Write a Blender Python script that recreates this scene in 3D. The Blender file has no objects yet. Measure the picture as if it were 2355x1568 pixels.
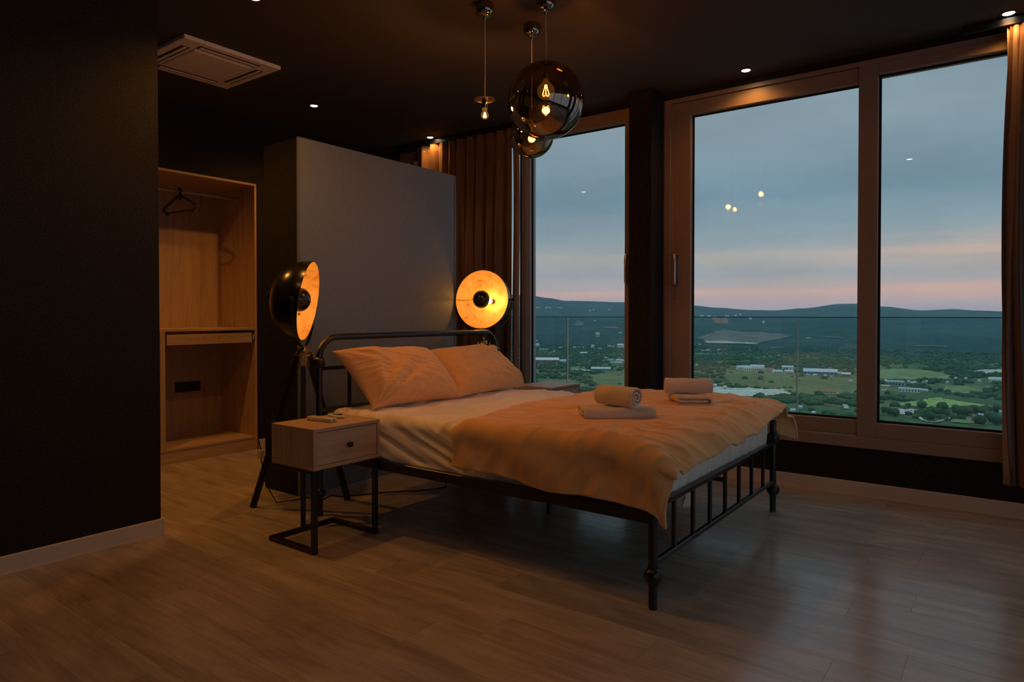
import bpy, bmesh, math, random
from mathutils import Vector, Matrix, noise

random.seed(7)
SC = bpy.context.scene
COL = SC.collection
PI = math.pi

# ---------------------------------------------------------------- camera
cam = bpy.data.cameras.new('camera')
cam.sensor_width = 36.0
cam.sensor_fit = 'HORIZONTAL'
cam.lens = 1551.0 / 2355.0 * 36.0
cam.shift_y = -38.0 / 2355.0
cam.clip_start = 0.05
cam.clip_end = 30000.0
camo = bpy.data.objects.new('camera', cam)
COL.objects.link(camo)
camo.location = (0, 0, 1.15)
camo.rotation_euler = (math.radians(90 - 0.8), 0, math.radians(36.66))
SC.camera = camo

# ---------------------------------------------------------------- view
vs = SC.view_settings
SC.display_settings.display_device = 'sRGB'
vs.view_transform = 'Standard'
vs.look = 'None'
vs.exposure = 0.0
vs.gamma = 1.0
vs.use_curve_mapping = False
SC.cycles.max_bounces = 7
SC.cycles.caustics_reflective = False
SC.cycles.caustics_refractive = False
SC.cycles.adaptive_threshold = 0.05
SC.cycles.adaptive_min_samples = 20
SC.cycles.transparent_max_bounces = 24
SC.cycles.sample_clamp_indirect = 4.0
SC.cycles.use_denoising = True
SC.cycles.volume_bounces = 1


def lin(h):
    h = h.lstrip('#')
    out = []
    for i in (0, 2, 4):
        c = int(h[i:i + 2], 16) / 255.0
        out.append(c / 12.92 if c <= 0.04045 else ((c + 0.055) / 1.055) ** 2.4)
    return (*out, 1.0)


# ---------------------------------------------------------------- node helper
class NT:
    def __init__(self, tree):
        self.t = tree
        tree.nodes.clear()

    def n(self, kind, ins=None, **props):
        nd = self.t.nodes.new(kind)
        for k, v in props.items():
            setattr(nd, k, v)
        for k, v in (ins or {}).items():
            s = nd.inputs[k]
            if isinstance(v, bpy.types.NodeSocket):
                self.t.links.new(v, s)
            else:
                s.default_value = v
        return nd

    def math(self, op, a, b=0.0, c=None, clamp=False):
        ins = {0: a, 1: b}
        if c is not None:
            ins[2] = c
        return self.n('ShaderNodeMath', ins, operation=op, use_clamp=clamp).outputs[0]

    def mix(self, f, a, b, mode='MIX'):
        nd = self.n('ShaderNodeMix', {0: f, 6: a, 7: b}, data_type='RGBA', blend_type=mode)
        return nd.outputs[2]

    def ramp(self, f, stops, interp='LINEAR'):
        nd = self.n('ShaderNodeValToRGB', {0: f})
        cr = nd.color_ramp
        cr.interpolation = interp
        while len(cr.elements) < len(stops):
            cr.elements.new(0.5)
        for e, (p, c) in zip(cr.elements, stops):
            e.position = p
            e.color = c if len(c) == 4 else (*c, 1)
        return nd.outputs[0]


# ---------------------------------------------------------------- world: dusk sky
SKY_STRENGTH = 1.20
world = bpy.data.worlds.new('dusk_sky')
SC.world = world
world.use_nodes = True
w = NT(world.node_tree)
tc = w.n('ShaderNodeTexCoord').outputs['Generated']
sep = w.n('ShaderNodeSeparateXYZ', {0: tc})
dx, dy, dz = sep.outputs
# long flat cloud streaks wobble the elevation
mp = w.n('ShaderNodeMapping', {'Vector': tc, 'Scale': (1.6, 1.6, 42.0)}).outputs[0]
streak = w.n('ShaderNodeTexNoise', {'Vector': mp, 'Scale': 1.6, 'Detail': 5.0, 'Roughness': 0.55}).outputs[0]
wob = w.math('MULTIPLY', w.math('SUBTRACT', streak, 0.5), 0.020)
el = w.math('ADD', dz, wob)
base = w.ramp(el, [
    (0.0, lin('#8f95a3')), (0.012, lin('#a19fab')), (0.025, lin('#b5a4a6')), (0.033, lin('#c9aba2')),
    (0.041, lin('#a5a3a7')), (0.056, lin('#929da5')), (0.072, lin('#9aa0a2')), (0.084, lin('#a3a29f')), (0.092, lin('#919ca2')),
    (0.108, lin('#83969f')), (0.165, lin('#6d8696')), (0.26, lin('#7a8c96')), (0.37, lin('#6c8190')),
    (0.6, lin('#7f96a6')), (1.0, lin('#8ba1b1'))])
# the afterglow is warmer towards the place where the sun went down (right of the view)
side = w.math('ADD', w.math('MULTIPLY', dx, 0.80), w.math('MULTIPLY', dy, 0.60))
glow = w.n('ShaderNodeMapRange', {0: side, 1: 0.25, 2: 0.85, 3: 0.0, 4: 1.0}).outputs[0]
bandw = w.ramp(el, [(0.0, (0, 0, 0)), (0.02, (.2, .2, .2)), (0.034, (.75, .75, .75)), (0.05, (.25, .25, .25)), (0.064, (.6, .6, .6)),
                    (0.078, (1, 1, 1)), (0.094, (.5, .5, .5)), (0.115, (0, 0, 0))])
patch_n = w.n('ShaderNodeTexNoise', {'Vector': w.n('ShaderNodeMapping', {'Vector': tc, 'Scale': (4, 4, 60), 'Location': (3.1, 1.7, 0.4)}).outputs[0],
                                     'Scale': 1.3, 'Detail': 4.0}).outputs[0]
gl = w.math('MULTIPLY', w.math('MULTIPLY', glow, bandw), w.n('ShaderNodeMapRange', {0: patch_n, 1: 0.3, 2: 0.62, 3: 0.15, 4: 0.95}).outputs[0])
warm = w.mix(gl, base, lin('#dcb193'))
cl_n = w.n('ShaderNodeTexNoise', {'Vector': w.n('ShaderNodeMapping', {'Vector': tc, 'Scale': (2.6, 2.6, 7.0)}).outputs[0],
                                  'Scale': 1.5, 'Detail': 6.0, 'Roughness': 0.6}).outputs[0]
cl_f = w.n('ShaderNodeMapRange', {0: cl_n, 1: 0.34, 2: 0.66, 3: 0.92, 4: 1.09}).outputs[0]
cl_c = w.n('ShaderNodeCombineColor', {0: cl_f, 1: cl_f, 2: cl_f}).outputs[0]
sky = w.mix(1.0, warm, cl_c, 'MULTIPLY')
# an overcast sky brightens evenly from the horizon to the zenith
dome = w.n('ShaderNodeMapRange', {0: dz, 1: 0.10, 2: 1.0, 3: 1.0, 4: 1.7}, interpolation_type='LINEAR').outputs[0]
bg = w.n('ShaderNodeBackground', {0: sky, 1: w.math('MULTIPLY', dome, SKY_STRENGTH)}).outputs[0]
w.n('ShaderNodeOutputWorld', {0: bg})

# ---------------------------------------------------------------- lamps of the room (power in watts)
WARM = (1.0, 0.385, 0.06)
AMBER = (1.0, 0.44, 0.08)
SPOT_W = 14.0
PENDANT_W = 12.5
DISH_W = 2.0
HAZE = 6.2e-5


# ---------------------------------------------------------------- mesh helpers
def add_box(bm, lo, hi, bev=0.0, seg=1, m=None):
    lo, hi = Vector(lo), Vector(hi)
    r = bmesh.ops.create_cube(bm, size=1.0)
    vv = r['verts']
    c, s = (lo + hi) / 2, hi - lo
    for v in vv:
        v.co = Vector((v.co.x * s.x + c.x, v.co.y * s.y + c.y, v.co.z * s.z + c.z))
    if bev > 0:
        ee = list({e for v in vv for e in v.link_edges})
        r2 = bmesh.ops.bevel(bm, geom=ee, offset=bev, segments=seg, affect='EDGES', profile=0.5)
        vv = list({v for f in r2['faces'] for v in f.verts} | {v for v in vv if v.is_valid})
    if m is not None:
        for v in vv:
            v.co = m @ v.co
    return bm


def frame_axes(d):
    d = d.normalized()
    a = Vector((0, 0, 1)) if abs(d.z) < 0.9 else Vector((1, 0, 0))
    u = d.cross(a).normalized()
    return u, d.cross(u).normalized()


def add_tube(bm, pts, r, n=12, caps=True):
    pts = [Vector(p) for p in pts]
    rs = r if isinstance(r, (list, tuple)) else [r] * len(pts)
    rings = []
    u = None
    for i, p in enumerate(pts):
        a = pts[max(i - 1, 0)]
        b = pts[min(i + 1, len(pts) - 1)]
        d = (b - a).normalized()
        if u is None:
            u, v = frame_axes(d)
        else:
            u = (u - d * u.dot(d)).normalized()
            v = d.cross(u)
        rings.append([bm.verts.new(p + (u * math.cos(2 * PI * k / n) + v * math.sin(2 * PI * k / n)) * rs[i]) for k in range(n)])
    for a, b in zip(rings, rings[1:]):
        for k in range(n):
            bm.faces.new((a[k], a[(k + 1) % n], b[(k + 1) % n], b[k]))
    if caps:
        bm.faces.new(rings[0][::-1])
        bm.faces.new(rings[-1])
    return bm


def add_lathe(bm, prof, m=None, n=32):
    """profile of (radius, height) turned about z, then placed by matrix m"""
    m = m or Matrix()
    rings = []
    for r, z in prof:
        if r < 1e-6:
            rings.append([bm.verts.new(m @ Vector((0, 0, z)))])
        else:
            rings.append([bm.verts.new(m @ Vector((r * math.cos(2 * PI * k / n), r * math.sin(2 * PI * k / n), z))) for k in range(n)])
    for a, b in zip(rings, rings[1:]):
        for k in range(n):
            k2 = (k + 1) % n
            if len(a) == 1 and len(b) > 1:
                bm.faces.new((a[0], b[k2], b[k]))
            elif len(b) == 1 and len(a) > 1:
                bm.faces.new((a[k], a[k2], b[0]))
            elif len(a) > 1:
                bm.faces.new((a[k], a[k2], b[k2], b[k]))
    return bm


def T(x, y, z):
    return Matrix.Translation((x, y, z))


def add_sphere(bm, c, r, n=20, sq=(1, 1, 1)):
    h = n // 2
    prof = [(r * math.sin(PI * i / h), -r * math.cos(PI * i / h)) for i in range(h + 1)]
    prof[0] = (0, -r)
    prof[-1] = (0, r)
    add_lathe(bm, prof, T(*c) @ Matrix.Diagonal((*sq, 1)), n)
    return bm


def add_grid(bm, fn, nu, nv, close_u=False):
    g = [[bm.verts.new(fn(i / nu, j / nv)) for j in range(nv + 1)] for i in range(nu if close_u else nu + 1)]
    for i in range(nu):
        i2 = (i + 1) % len(g)
        for j in range(nv):
            bm.faces.new((g[i][j], g[i2][j], g[i2][j + 1], g[i][j + 1]))
    return g


def add_prism(bm, poly, h0, h1, m=None):
    """polygon in the xy plane extruded in z, placed by m"""
    m = m or Matrix()
    a = [bm.verts.new(m @ Vector((x, y, h0))) for x, y in poly]
    b = [bm.verts.new(m @ Vector((x, y, h1))) for x, y in poly]
    n = len(poly)
    bm.faces.new(a[::-1])
    bm.faces.new(b)
    for k in range(n):
        bm.faces.new((a[k], a[(k + 1) % n], b[(k + 1) % n], b[k]))
    return bm


ORG = {}


def NB():
    return bmesh.new()


def obj(name, bm, m, parent=None, smooth=True, angle=35, recalc=True):
    """link a bmesh (built in world coordinates) as one object"""
    if recalc:
        bmesh.ops.recalc_face_normals(bm, faces=bm.faces)
    me = bpy.data.meshes.new(name)
    o = bpy.data.objects.new(name, me)
    COL.objects.link(o)
    if parent is not None:
        org = ORG[parent.name]
        for v in bm.verts:
            v.co -= org
        o.parent = parent
        ORG[o.name] = org
    else:
        ORG[o.name] = Vector((0, 0, 0))
    bm.to_mesh(me)
    bm.free()
    for mm in (m if isinstance(m, (list, tuple)) else [m]):
        me.materials.append(mm)
    if smooth:
        me.polygons.foreach_set('use_smooth', [True] * len(me.polygons))
        me.set_sharp_from_angle(angle=math.radians(angle))
    return o


def tag(o, label=None, cat=None, group=None, kind=None):
    if label:
        o['label'] = label
    if cat:
        o['category'] = cat
    if group:
        o['group'] = group
    if kind:
        o['kind'] = kind
    return o


def thing(name, label, cat, loc, group=None):
    o = bpy.data.objects.new(name, None)
    o.empty_display_size = 0.1
    COL.objects.link(o)
    o.location = loc
    ORG[o.name] = Vector(loc)
    return tag(o, label, cat, group)


def solo(name, bm, m, label, cat, org, group=None, **kw):
    """a thing that is one mesh, its origin at its base"""
    org = Vector(org)
    for v in bm.verts:
        v.co -= org
    o = obj(name, bm, m, None, **kw)
    o.location = org
    ORG[o.name] = org
    return tag(o, label, cat, group)


def struct(name, bm, m, label=None, parent=None, **kw):
    o = obj(name, bm, m, parent, **kw)
    if parent is None:
        o['kind'] = 'structure'
    if label:
        o['label'] = label
    return o


def boxes(name, lst, m, parent, bev=0.0):
    bm = NB()
    for lo, hi in lst:
        add_box(bm, lo, hi, bev)
    return obj(name, bm, m, parent)


# ---------------------------------------------------------------- materials
def new_mat(name):
    m = bpy.data.materials.new(name)
    m.use_nodes = True
    return m, NT(m.node_tree)


def out(t, surf=None, vol=None):
    ins = {}
    if surf is not None:
        ins['Surface'] = surf
    if vol is not None:
        ins['Volume'] = vol
    t.n('ShaderNodeOutputMaterial', ins)


def pbsdf(t, **k):
    return t.n('ShaderNodeBsdfPrincipled', {a.replace('_', ' '): b for a, b in k.items()}).outputs[0]


def bump(t, h, strength=0.2, dist=0.01):
    return t.n('ShaderNodeBump', {'Height': h, 'Strength': strength, 'Distance': dist}).outputs[0]


def simple(name, col, rough=0.5, metal=0.0, spec=0.5, nscale=0, nstr=0.15, vary=0.0, **k):
    m, t = new_mat(name)
    c = col if len(col) == 4 else (*col, 1)
    args = dict(Base_Color=c, Roughness=rough, Metallic=metal, Specular_IOR_Level=spec)
    if nscale:
        tc_ = t.n('ShaderNodeTexCoord').outputs['Object']
        nn = t.n('ShaderNodeTexNoise', {'Vector': tc_, 'Scale': nscale, 'Detail': 4.0}).outputs[0]
        args['Normal'] = bump(t, nn, nstr, 0.004)
        if vary:
            f = t.n('ShaderNodeMapRange', {0: nn, 1: 0.3, 2: 0.7, 3: 1 - vary, 4: 1 + vary}).outputs[0]
            args['Base_Color'] = t.mix(1.0, c, t.n('ShaderNodeCombineColor', {0: f, 1: f, 2: f}).outputs[0], 'MULTIPLY')
    args.update(k)
    out(t, pbsdf(t, **args))
    return m


def wood(name, dark, light, rough, gscale=(1.2, 16, 16), per_object=True, spec=0.4, rvar=0.18, contrast=(0.32, 0.7)):
    """grain along local x"""
    m, t = new_mat(name)
    tc_ = t.n('ShaderNodeTexCoord').outputs['Object']
    if per_object:
        rnd = t.n('ShaderNodeObjectInfo').outputs['Random']
        off = t.n('ShaderNodeCombineXYZ', {0: t.math('MULTIPLY', rnd, 37.0), 1: t.math('MULTIPLY', rnd, 91.0), 2: t.math('MULTIPLY', rnd, 13.0)}).outputs[0]
        tc_ = t.n('ShaderNodeVectorMath', {0: tc_, 1: off}, operation='ADD').outputs[0]
    mp_ = t.n('ShaderNodeMapping', {'Vector': tc_, 'Scale': gscale}).outputs[0]
    n1 = t.n('ShaderNodeTexNoise', {'Vector': mp_, 'Scale': 1.4, 'Detail': 7.0, 'Roughness': 0.62, 'Distortion': 0.9}).outputs[0]
    mp2 = t.n('ShaderNodeMapping', {'Vector': tc_, 'Scale': (gscale[0] * 3, gscale[1] * 9, gscale[2] * 9)}).outputs[0]
    n2 = t.n('ShaderNodeTexNoise', {'Vector': mp2, 'Scale': 1.5, 'Detail': 4.0}).outputs[0]
    mp3 = t.n('ShaderNodeMapping', {'Vector': tc_, 'Scale': (gscale[0] * 1.3, gscale[1] * 0.32, gscale[2] * 0.32)}).outputs[0]
    n3 = t.n('ShaderNodeTexNoise', {'Vector': mp3, 'Scale': 1.2, 'Detail': 3.0, 'Distortion': 1.4}).outputs[0]
    f = t.math('ADD', t.math('ADD', t.math('MULTIPLY', n1, 0.5), t.math('MULTIPLY', n2, 0.18)), t.math('MULTIPLY', n3, 0.32))
    col = t.ramp(f, [(contrast[0], (*dark, 1)), (contrast[1], (*light, 1))])
    if per_object:
        v = t.n('ShaderNodeMapRange', {0: rnd, 1: 0, 2: 1, 3: 1 - rvar, 4: 1 + rvar}).outputs[0]
        col = t.mix(1.0, col, t.n('ShaderNodeCombineColor', {0: v, 1: v, 2: v}).outputs[0], 'MULTIPLY')
    rg = t.n('ShaderNodeMapRange', {0: f, 1: 0.3, 2: 0.7, 3: rough + 0.05, 4: rough - 0.05}).outputs[0]
    out(t, pbsdf(t, Base_Color=col, Roughness=rg, Specular_IOR_Level=spec, Normal=bump(t, f, 0.08, 0.003)))
    return m


def fabric(name, col, rough=0.85, weave=900.0, wr=14.0, bstr=0.12, sheen=0.15, vary=0.07):
    m, t = new_mat(name)
    tc_ = t.n('ShaderNodeTexCoord').outputs['Object']
    n1 = t.n('ShaderNodeTexNoise', {'Vector': tc_, 'Scale': wr, 'Detail': 6.0, 'Roughness': 0.6}).outputs[0]
    n2 = t.n('ShaderNodeTexNoise', {'Vector': tc_, 'Scale': weave, 'Detail': 1.0}).outputs[0]
    h = t.math('ADD', n1, t.math('MULTIPLY', n2, 0.12))
    f = t.n('ShaderNodeMapRange', {0: n1, 1: 0.3, 2: 0.7, 3: 1 - vary, 4: 1 + vary}).outputs[0]
    c = t.mix(1.0, (*col, 1), t.n('ShaderNodeCombineColor', {0: f, 1: f, 2: f}).outputs[0], 'MULTIPLY')
    out(t, pbsdf(t, Base_Color=c, Roughness=rough, Specular_IOR_Level=0.2, Sheen_Weight=sheen, Sheen_Roughness=0.5, Normal=bump(t, h, bstr, 0.012)))
    return m


def emit(name, col, strength):
    m, t = new_mat(name)
    out(t, t.n('ShaderNodeEmission', {0: (*col, 1), 1: strength}).outputs[0])
    return m


def pane_glass(name, tint=(1, 1, 1), ior=1.5, rough=0.0, extra=0.0):
    """clear sheet: lets light straight through, mirrors by Fresnel on both faces"""
    m, t = new_mat(name)
    g = t.n('ShaderNodeNewGeometry').outputs['Backfacing']
    i = t.n('ShaderNodeMapRange', {0: g, 1: 0, 2: 1, 3: ior, 4: 1 / ior}).outputs[0]
    fr = t.n('ShaderNodeFresnel', {'IOR': i}).outputs[0]
    if extra:
        fr = t.math('ADD', fr, extra, clamp=True)
    tr = t.n('ShaderNodeBsdfTransparent', {0: (*tint, 1)}).outputs[0]
    gl_ = t.n('ShaderNodeBsdfGlossy', {'Color': (1, 1, 1, 1), 'Roughness': rough}).outputs[0]
    out(t, t.n('ShaderNodeMixShader', {0: fr, 1: tr, 2: gl_}).outputs[0])
    return m


def bulb_glow(name, col, strength):
    """clear glass lit from inside: glows and lets its lamp shine through"""
    m, t = new_mat(name)
    e = t.n('ShaderNodeEmission', {0: (*col, 1), 1: strength}).outputs[0]
    tr = t.n('ShaderNodeBsdfTransparent', {0: (1, 0.93, 0.8, 1)}).outputs[0]
    out(t, t.n('ShaderNodeAddShader', {0: e, 1: tr}).outputs[0])
    return m


M = {}
M['plank'] = wood('laminate_oak', (0.25, 0.205, 0.162), (0.62, 0.530, 0.440), 0.22, (1.1, 9.0, 9.0), True, 0.75, 0.07)
M['floor_base'] = simple('floor_joint', (0.035, 0.025, 0.018), 0.6)
M['oak'] = wood('furniture_oak', (0.36, 0.24, 0.145), (0.64, 0.46, 0.30), 0.5, (18, 1.6, 18), False, 0.35, contrast=(0.3, 0.72))
M['oak_v'] = wood('furniture_oak_upright', (0.36, 0.24, 0.145), (0.64, 0.46, 0.30), 0.5, (18, 18, 1.3), False, 0.35, contrast=(0.3, 0.72))
M['oak_edge'] = wood('oak_edge_band', (0.44, 0.31, 0.19), (0.64, 0.47, 0.31), 0.5, (14, 14, 14), False, 0.35)


def wall_mat(name, col, speck):
    m, t = new_mat(name)
    tc_ = t.n('ShaderNodeTexCoord').outputs['Object']
    n1 = t.n('ShaderNodeTexNoise', {'Vector': tc_, 'Scale': 110.0, 'Detail': 3.0}).outputs[0]
    n2 = t.n('ShaderNodeTexVoronoi', {'Vector': tc_, 'Scale': 260.0}).outputs['Distance']
    c = t.ramp(n1, [(0.35, (*[x * 0.7 for x in col], 1)), (0.75, (*speck, 1))])
    h = t.math('ADD', n1, t.math('MULTIPLY', n2, 0.5))
    out(t, pbsdf(t, Base_Color=c, Roughness=0.75, Specular_IOR_Level=0.25, Normal=bump(t, h, 0.35, 0.003)))
    return m


M['wall'] = wall_mat('black_plaster', (0.012, 0.011, 0.0105), (0.027, 0.0245, 0.023))
M['ceiling'] = simple('dark_ceiling_paint', (0.052, 0.048, 0.045), 0.8, 0, 0.3, 60, 0.1, 0.12)
M['partition'] = simple('slate_grey_panel', (0.175, 0.215, 0.260), 0.5, 0, 0.4, 40, 0.03, 0.05)
M['frame'] = simple('taupe_window_profile', (0.30, 0.225, 0.185), 0.42, 0.0, 0.5, 90, 0.03)
M['frame_light'] = simple('bright_profile_edge', (0.45, 0.42, 0.40), 0.4, 0.3)
M['frame_skylit'] = simple('skylit_window_profile', (0.36, 0.40, 0.43), 0.4, 0.0, 0.5)  # sky light on the taupe profile, put into the colour as blue-grey
M['gasket'] = simple('black_rubber_gasket', (0.008, 0.008, 0.009), 0.6)
M['glass'] = pane_glass('window_glass', (0.985, 0.995, 0.99))
M['rail_glass'] = pane_glass('balustrade_glass', (0.90, 0.97, 0.955))
M['glass_edge'] = simple('polished_glass_edge', (0.50, 0.60, 0.57), 0.2, 0, 0.5)
M['skirting'] = simple('cream_skirting', (0.62, 0.55, 0.46), 0.5, 0, 0.4)
M['black_metal'] = simple('black_powder_coat', (0.011, 0.011, 0.012), 0.33, 0.0, 0.55, 200, 0.05)
M['black_wood'] = simple('black_stained_wood', (0.010, 0.009, 0.009), 0.5, 0, 0.4, 60, 0.08)
M['black_gloss'] = simple('black_lacquer', (0.010, 0.009, 0.009), 0.24, 0, 0.6)
M['black_plastic'] = simple('black_plastic', (0.012, 0.012, 0.013), 0.45)
M['brass'] = simple('polished_brass', (0.80, 0.56, 0.25), 0.25, 1.0)
M['chrome'] = simple('chrome', (0.72, 0.72, 0.72), 0.06, 1.0)
M['dark_chrome'] = simple('dark_mirror_chrome', (0.36, 0.32, 0.29), 0.05, 1.0)
M['gold_chrome'] = simple('warm_mirror_metal', (0.85, 0.64, 0.42), 0.12, 1.0)
M['steel'] = simple('brushed_steel', (0.62, 0.60, 0.57), 0.28, 1.0)
M['cream_plastic'] = simple('cream_plastic', (0.62, 0.54, 0.40), 0.42)
M['ac_plastic'] = simple('ivory_plastic', (0.80, 0.74, 0.64), 0.5)
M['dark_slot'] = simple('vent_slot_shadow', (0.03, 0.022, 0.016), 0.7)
M['duvet'] = fabric('peach_duvet_cotton', (0.83, 0.495, 0.215), wr=9.0, bstr=0.15)
M['pillow'] = fabric('peach_pillow_cotton', (0.85, 0.505, 0.23), wr=16.0, bstr=0.1)
M['sheet'] = fabric('pale_beige_sheet', (0.90, 0.83, 0.75), wr=8.0, bstr=0.15)
M['towel'] = fabric('cream_terry', (0.82, 0.70, 0.58), rough=0.95, weave=700.0, wr=220.0, bstr=0.5, sheen=0.4)
M['curtain'] = fabric('brown_satin_curtain', (0.16, 0.092, 0.064), rough=0.36, weave=500, wr=20, bstr=0.08, sheen=0.25)
M['curtain_lining'] = fabric('mauve_curtain_lining', (0.32, 0.23, 0.21), rough=0.7, weave=500, wr=20, bstr=0.08, sheen=0.2)
M['lens'] = emit('lit_downlight_lens', (1.0, 0.83, 0.58), 14.0)
M['filament'] = emit('glowing_filament', (1.0, 0.66, 0.25), 26.0)
M['bulb_glass'] = bulb_glow('amber_bulb_glass', (1.0, 0.45, 0.08), 0.10)
M['bulb_white'] = bulb_glow('lit_bulb_glass', (1.0, 0.80, 0.45), 5.0)
M['balcony'] = simple('pale_balcony_tile', (0.3, 0.29, 0.27), 0.6, 0, 0.4, 30, 0.1, 0.1)


def gold_leaf():
    m, t = new_mat('gold_leaf')
    tc_ = t.n('ShaderNodeTexCoord').outputs['Object']
    n1 = t.n('ShaderNodeTexNoise', {'Vector': tc_, 'Scale': 9.0, 'Detail': 8.0, 'Roughness': 0.65, 'Distortion': 0.6}).outputs[0]
    n2 = t.n('ShaderNodeTexNoise', {'Vector': tc_, 'Scale': 28.0, 'Detail': 4.0}).outputs[0]
    c = t.ramp(n1, [(0.30, (0.40, 0.22, 0.07, 1)), (0.42, (0.80, 0.52, 0.18, 1)), (0.7, (0.95, 0.70, 0.32, 1))])
    c = t.mix(t.math('GREATER_THAN', n2, 0.69), c, (0.16, 0.08, 0.02, 1))
    out(t, pbsdf(t, Base_Color=c, Roughness=0.6, Metallic=0.25, Specular_IOR_Level=0.5, Normal=bump(t, n1, 0.3, 0.004)))
    return m


M['gold'] = gold_leaf()


def smoke_globe():
    """half-mirrored amber glass: thin shell"""
    m, t = new_mat('smoked_amber_glass')
    lw = t.n('ShaderNodeLayerWeight', {'Blend': 0.22}).outputs['Fresnel']
    f = t.n('ShaderNodeMapRange', {0: lw, 1: 0.0, 2: 1.0, 3: 0.27, 4: 0.85}).outputs[0]
    tr = t.n('ShaderNodeBsdfTransparent', {0: (0.47, 0.31, 0.15, 1)}).outputs[0]
    g = t.n('ShaderNodeBsdfGlossy', {'Color': (0.80, 0.72, 0.62, 1), 'Roughness': 0.015}).outputs[0]
    out(t, t.n('ShaderNodeMixShader', {0: f, 1: tr, 2: g}).outputs[0])
    return m


M['globe'] = smoke_globe()

# ================================================================ SETTING
XW0, XW1, YR, YW, ZC = -5.95, 2.5, -2.5, 4.76, 2.80

bm = NB()
add_box(bm, (XW0, YR, -0.12), (XW1, YW + 0.05, -0.0095))
floor = struct('floor', bm, M['floor_base'], 'grey-brown oak laminate floor of long planks')

PL, PW = 1.285, 0.1935
plank_cache = {}


def plank_mesh(length):
    k = round(length, 3)
    if k not in plank_cache:
        b = NB()
        add_box(b, (-k / 2 + 0.0002, -PW / 2 + 0.0002, -0.0095), (k / 2 - 0.0002, PW / 2 - 0.0002, 0.0), 0.0004)
        me = bpy.data.meshes.new('plank')
        b.to_mesh(me)
        b.free()
        me.materials.append(M['plank'])
        plank_cache[k] = me
    return plank_cache[k]


row = 0
y = YW - 0.01 - PW / 2
while y > -0.35:
    x = XW0 + 0.2 - ((row * 0.417 + (row % 3) * 0.11) % PL)
    while x < XW1:
        a, b_ = max(x, XW0 + 0.2), min(x + PL, XW1)
        # nothing of the floor shows left of the long left wall
        if b_ - a > 0.02 and not (y < 1.55 and b_ < -3.7) and not (y < 0.6 and a > 0.9):
            o = bpy.data.objects.new('plank', plank_mesh(b_ - a))
            COL.objects.link(o)
            o.parent = floor
            o.location = ((a + b_) / 2, y, 0)
        x += PL
    y -= PW
    row += 1
bm = NB()
add_box(bm, (XW0 + 0.2, YR, -0.0095), (XW1, y + PW / 2, 0.0))
struct('floor_boards', bm, M['plank'], None, floor)['kind'] = 'stuff'

bm = NB()
add_box(bm, (XW0, YR - 0.2, ZC), (XW1 + 0.2, YW + 0.3, ZC + 0.15))
struct('ceiling', bm, M['ceiling'], 'dark brown painted ceiling')

bm = NB()
add_box(bm, (-3.75, YR, 0), (-3.59, 1.733, ZC), 0.004)
struct('wall_left', bm, M['wall'], 'black textured wall at the left')
bm = NB()
add_box(bm, (-3.59, YR, 0), (-3.577, 1.7335, 0.082), 0.003)
add_box(bm, (-3.765, 1.733, 0), (-3.577, 1.747, 0.083), 0.003)
add_box(bm, (-3.577, YR, 0), (-3.573, 1.747, 0.006))
struct('baseboard_left', bm, M['skirting'], 'cream skirting board along the black left wall')

bm = NB()
add_box(bm, (XW0, YR, 0), (-5.2, 1.93, ZC))
add_box(bm, (XW0, 1.93, 2.272), (-5.2, 3.335, ZC))
add_box(bm, (XW0, 3.335, 0), (-5.2, YW + 0.2, ZC))
add_box(bm, (XW0, 1.93, 0), (-5.76, 3.335, 2.272))
struct('wall_back', bm, M['wall'], 'black wall around the built-in wardrobe')
bm = NB()
add_box(bm, (-5.2, 3.337, 0), (-5.187, YW - 0.02, 0.082), 0.003)
struct('baseboard_back', bm, M['skirting'], 'short cream skirting board beside the wardrobe')

# window wall: sill wall, head strip, side pieces, pillar
bm = NB()
add_box(bm, (-5.2, YW, 0), (XW1, YW + 0.22, 0.305))
add_box(bm, (-5.2, YW, 2.752), (XW1, YW + 0.22, ZC))
add_box(bm, (-5.2, YW, 0.305), (-4.93, YW + 0.22, 2.752))
add_box(bm, (0.52, YW, 0.305), (0.80, YW + 0.22, 2.752))
add_box(bm, (2.30, YW, 0.305), (XW1, YW + 0.22, 2.752))
add_box(bm, (-2.36, YW, 0.305), (-2.12, YW + 0.22, 2.752))
struct('wall_window', bm, M['wall'], 'low black wall under and around the tall windows')
bm = NB()
add_box(bm, (-2.302, 4.542, 0), (-2.120, YW + 0.02, ZC), 0.003)
struct('wall_pillar', bm, M['wall'], 'black pillar between the two tall windows')
bm = NB()
add_box(bm, (-5.18, YW - 0.013, 0), (-2.303, YW, 0.088), 0.003)
add_box(bm, (-2.119, YW - 0.013, 0), (XW1, YW, 0.088), 0.003)
add_box(bm, (-2.119, YW - 0.018, 0), (XW1, YW - 0.012, 0.006))
struct('baseboard_window', bm, M['skirting'], 'cream skirting board under the windows')

bm = NB()
add_box(bm, (XW1, YR, 0), (XW1 + 0.2, -2.1, ZC))
add_box(bm, (XW1, 4.4, 0), (XW1 + 0.2, YW + 0.22, ZC))
add_box(bm, (XW1, -2.1, 0), (XW1 + 0.2, 4.4, 0.305))
add_box(bm, (XW1, -2.1, 2.752), (XW1 + 0.2, 4.4, ZC))
struct('wall_right', bm, M['wall'], 'black wall at the right')
bm = NB()
add_box(bm, (XW0, YR - 0.2, 0), (XW1 + 0.2, YR, ZC))
struct('wall_rear', bm, M['wall'], 'black wall behind the viewer')

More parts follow.
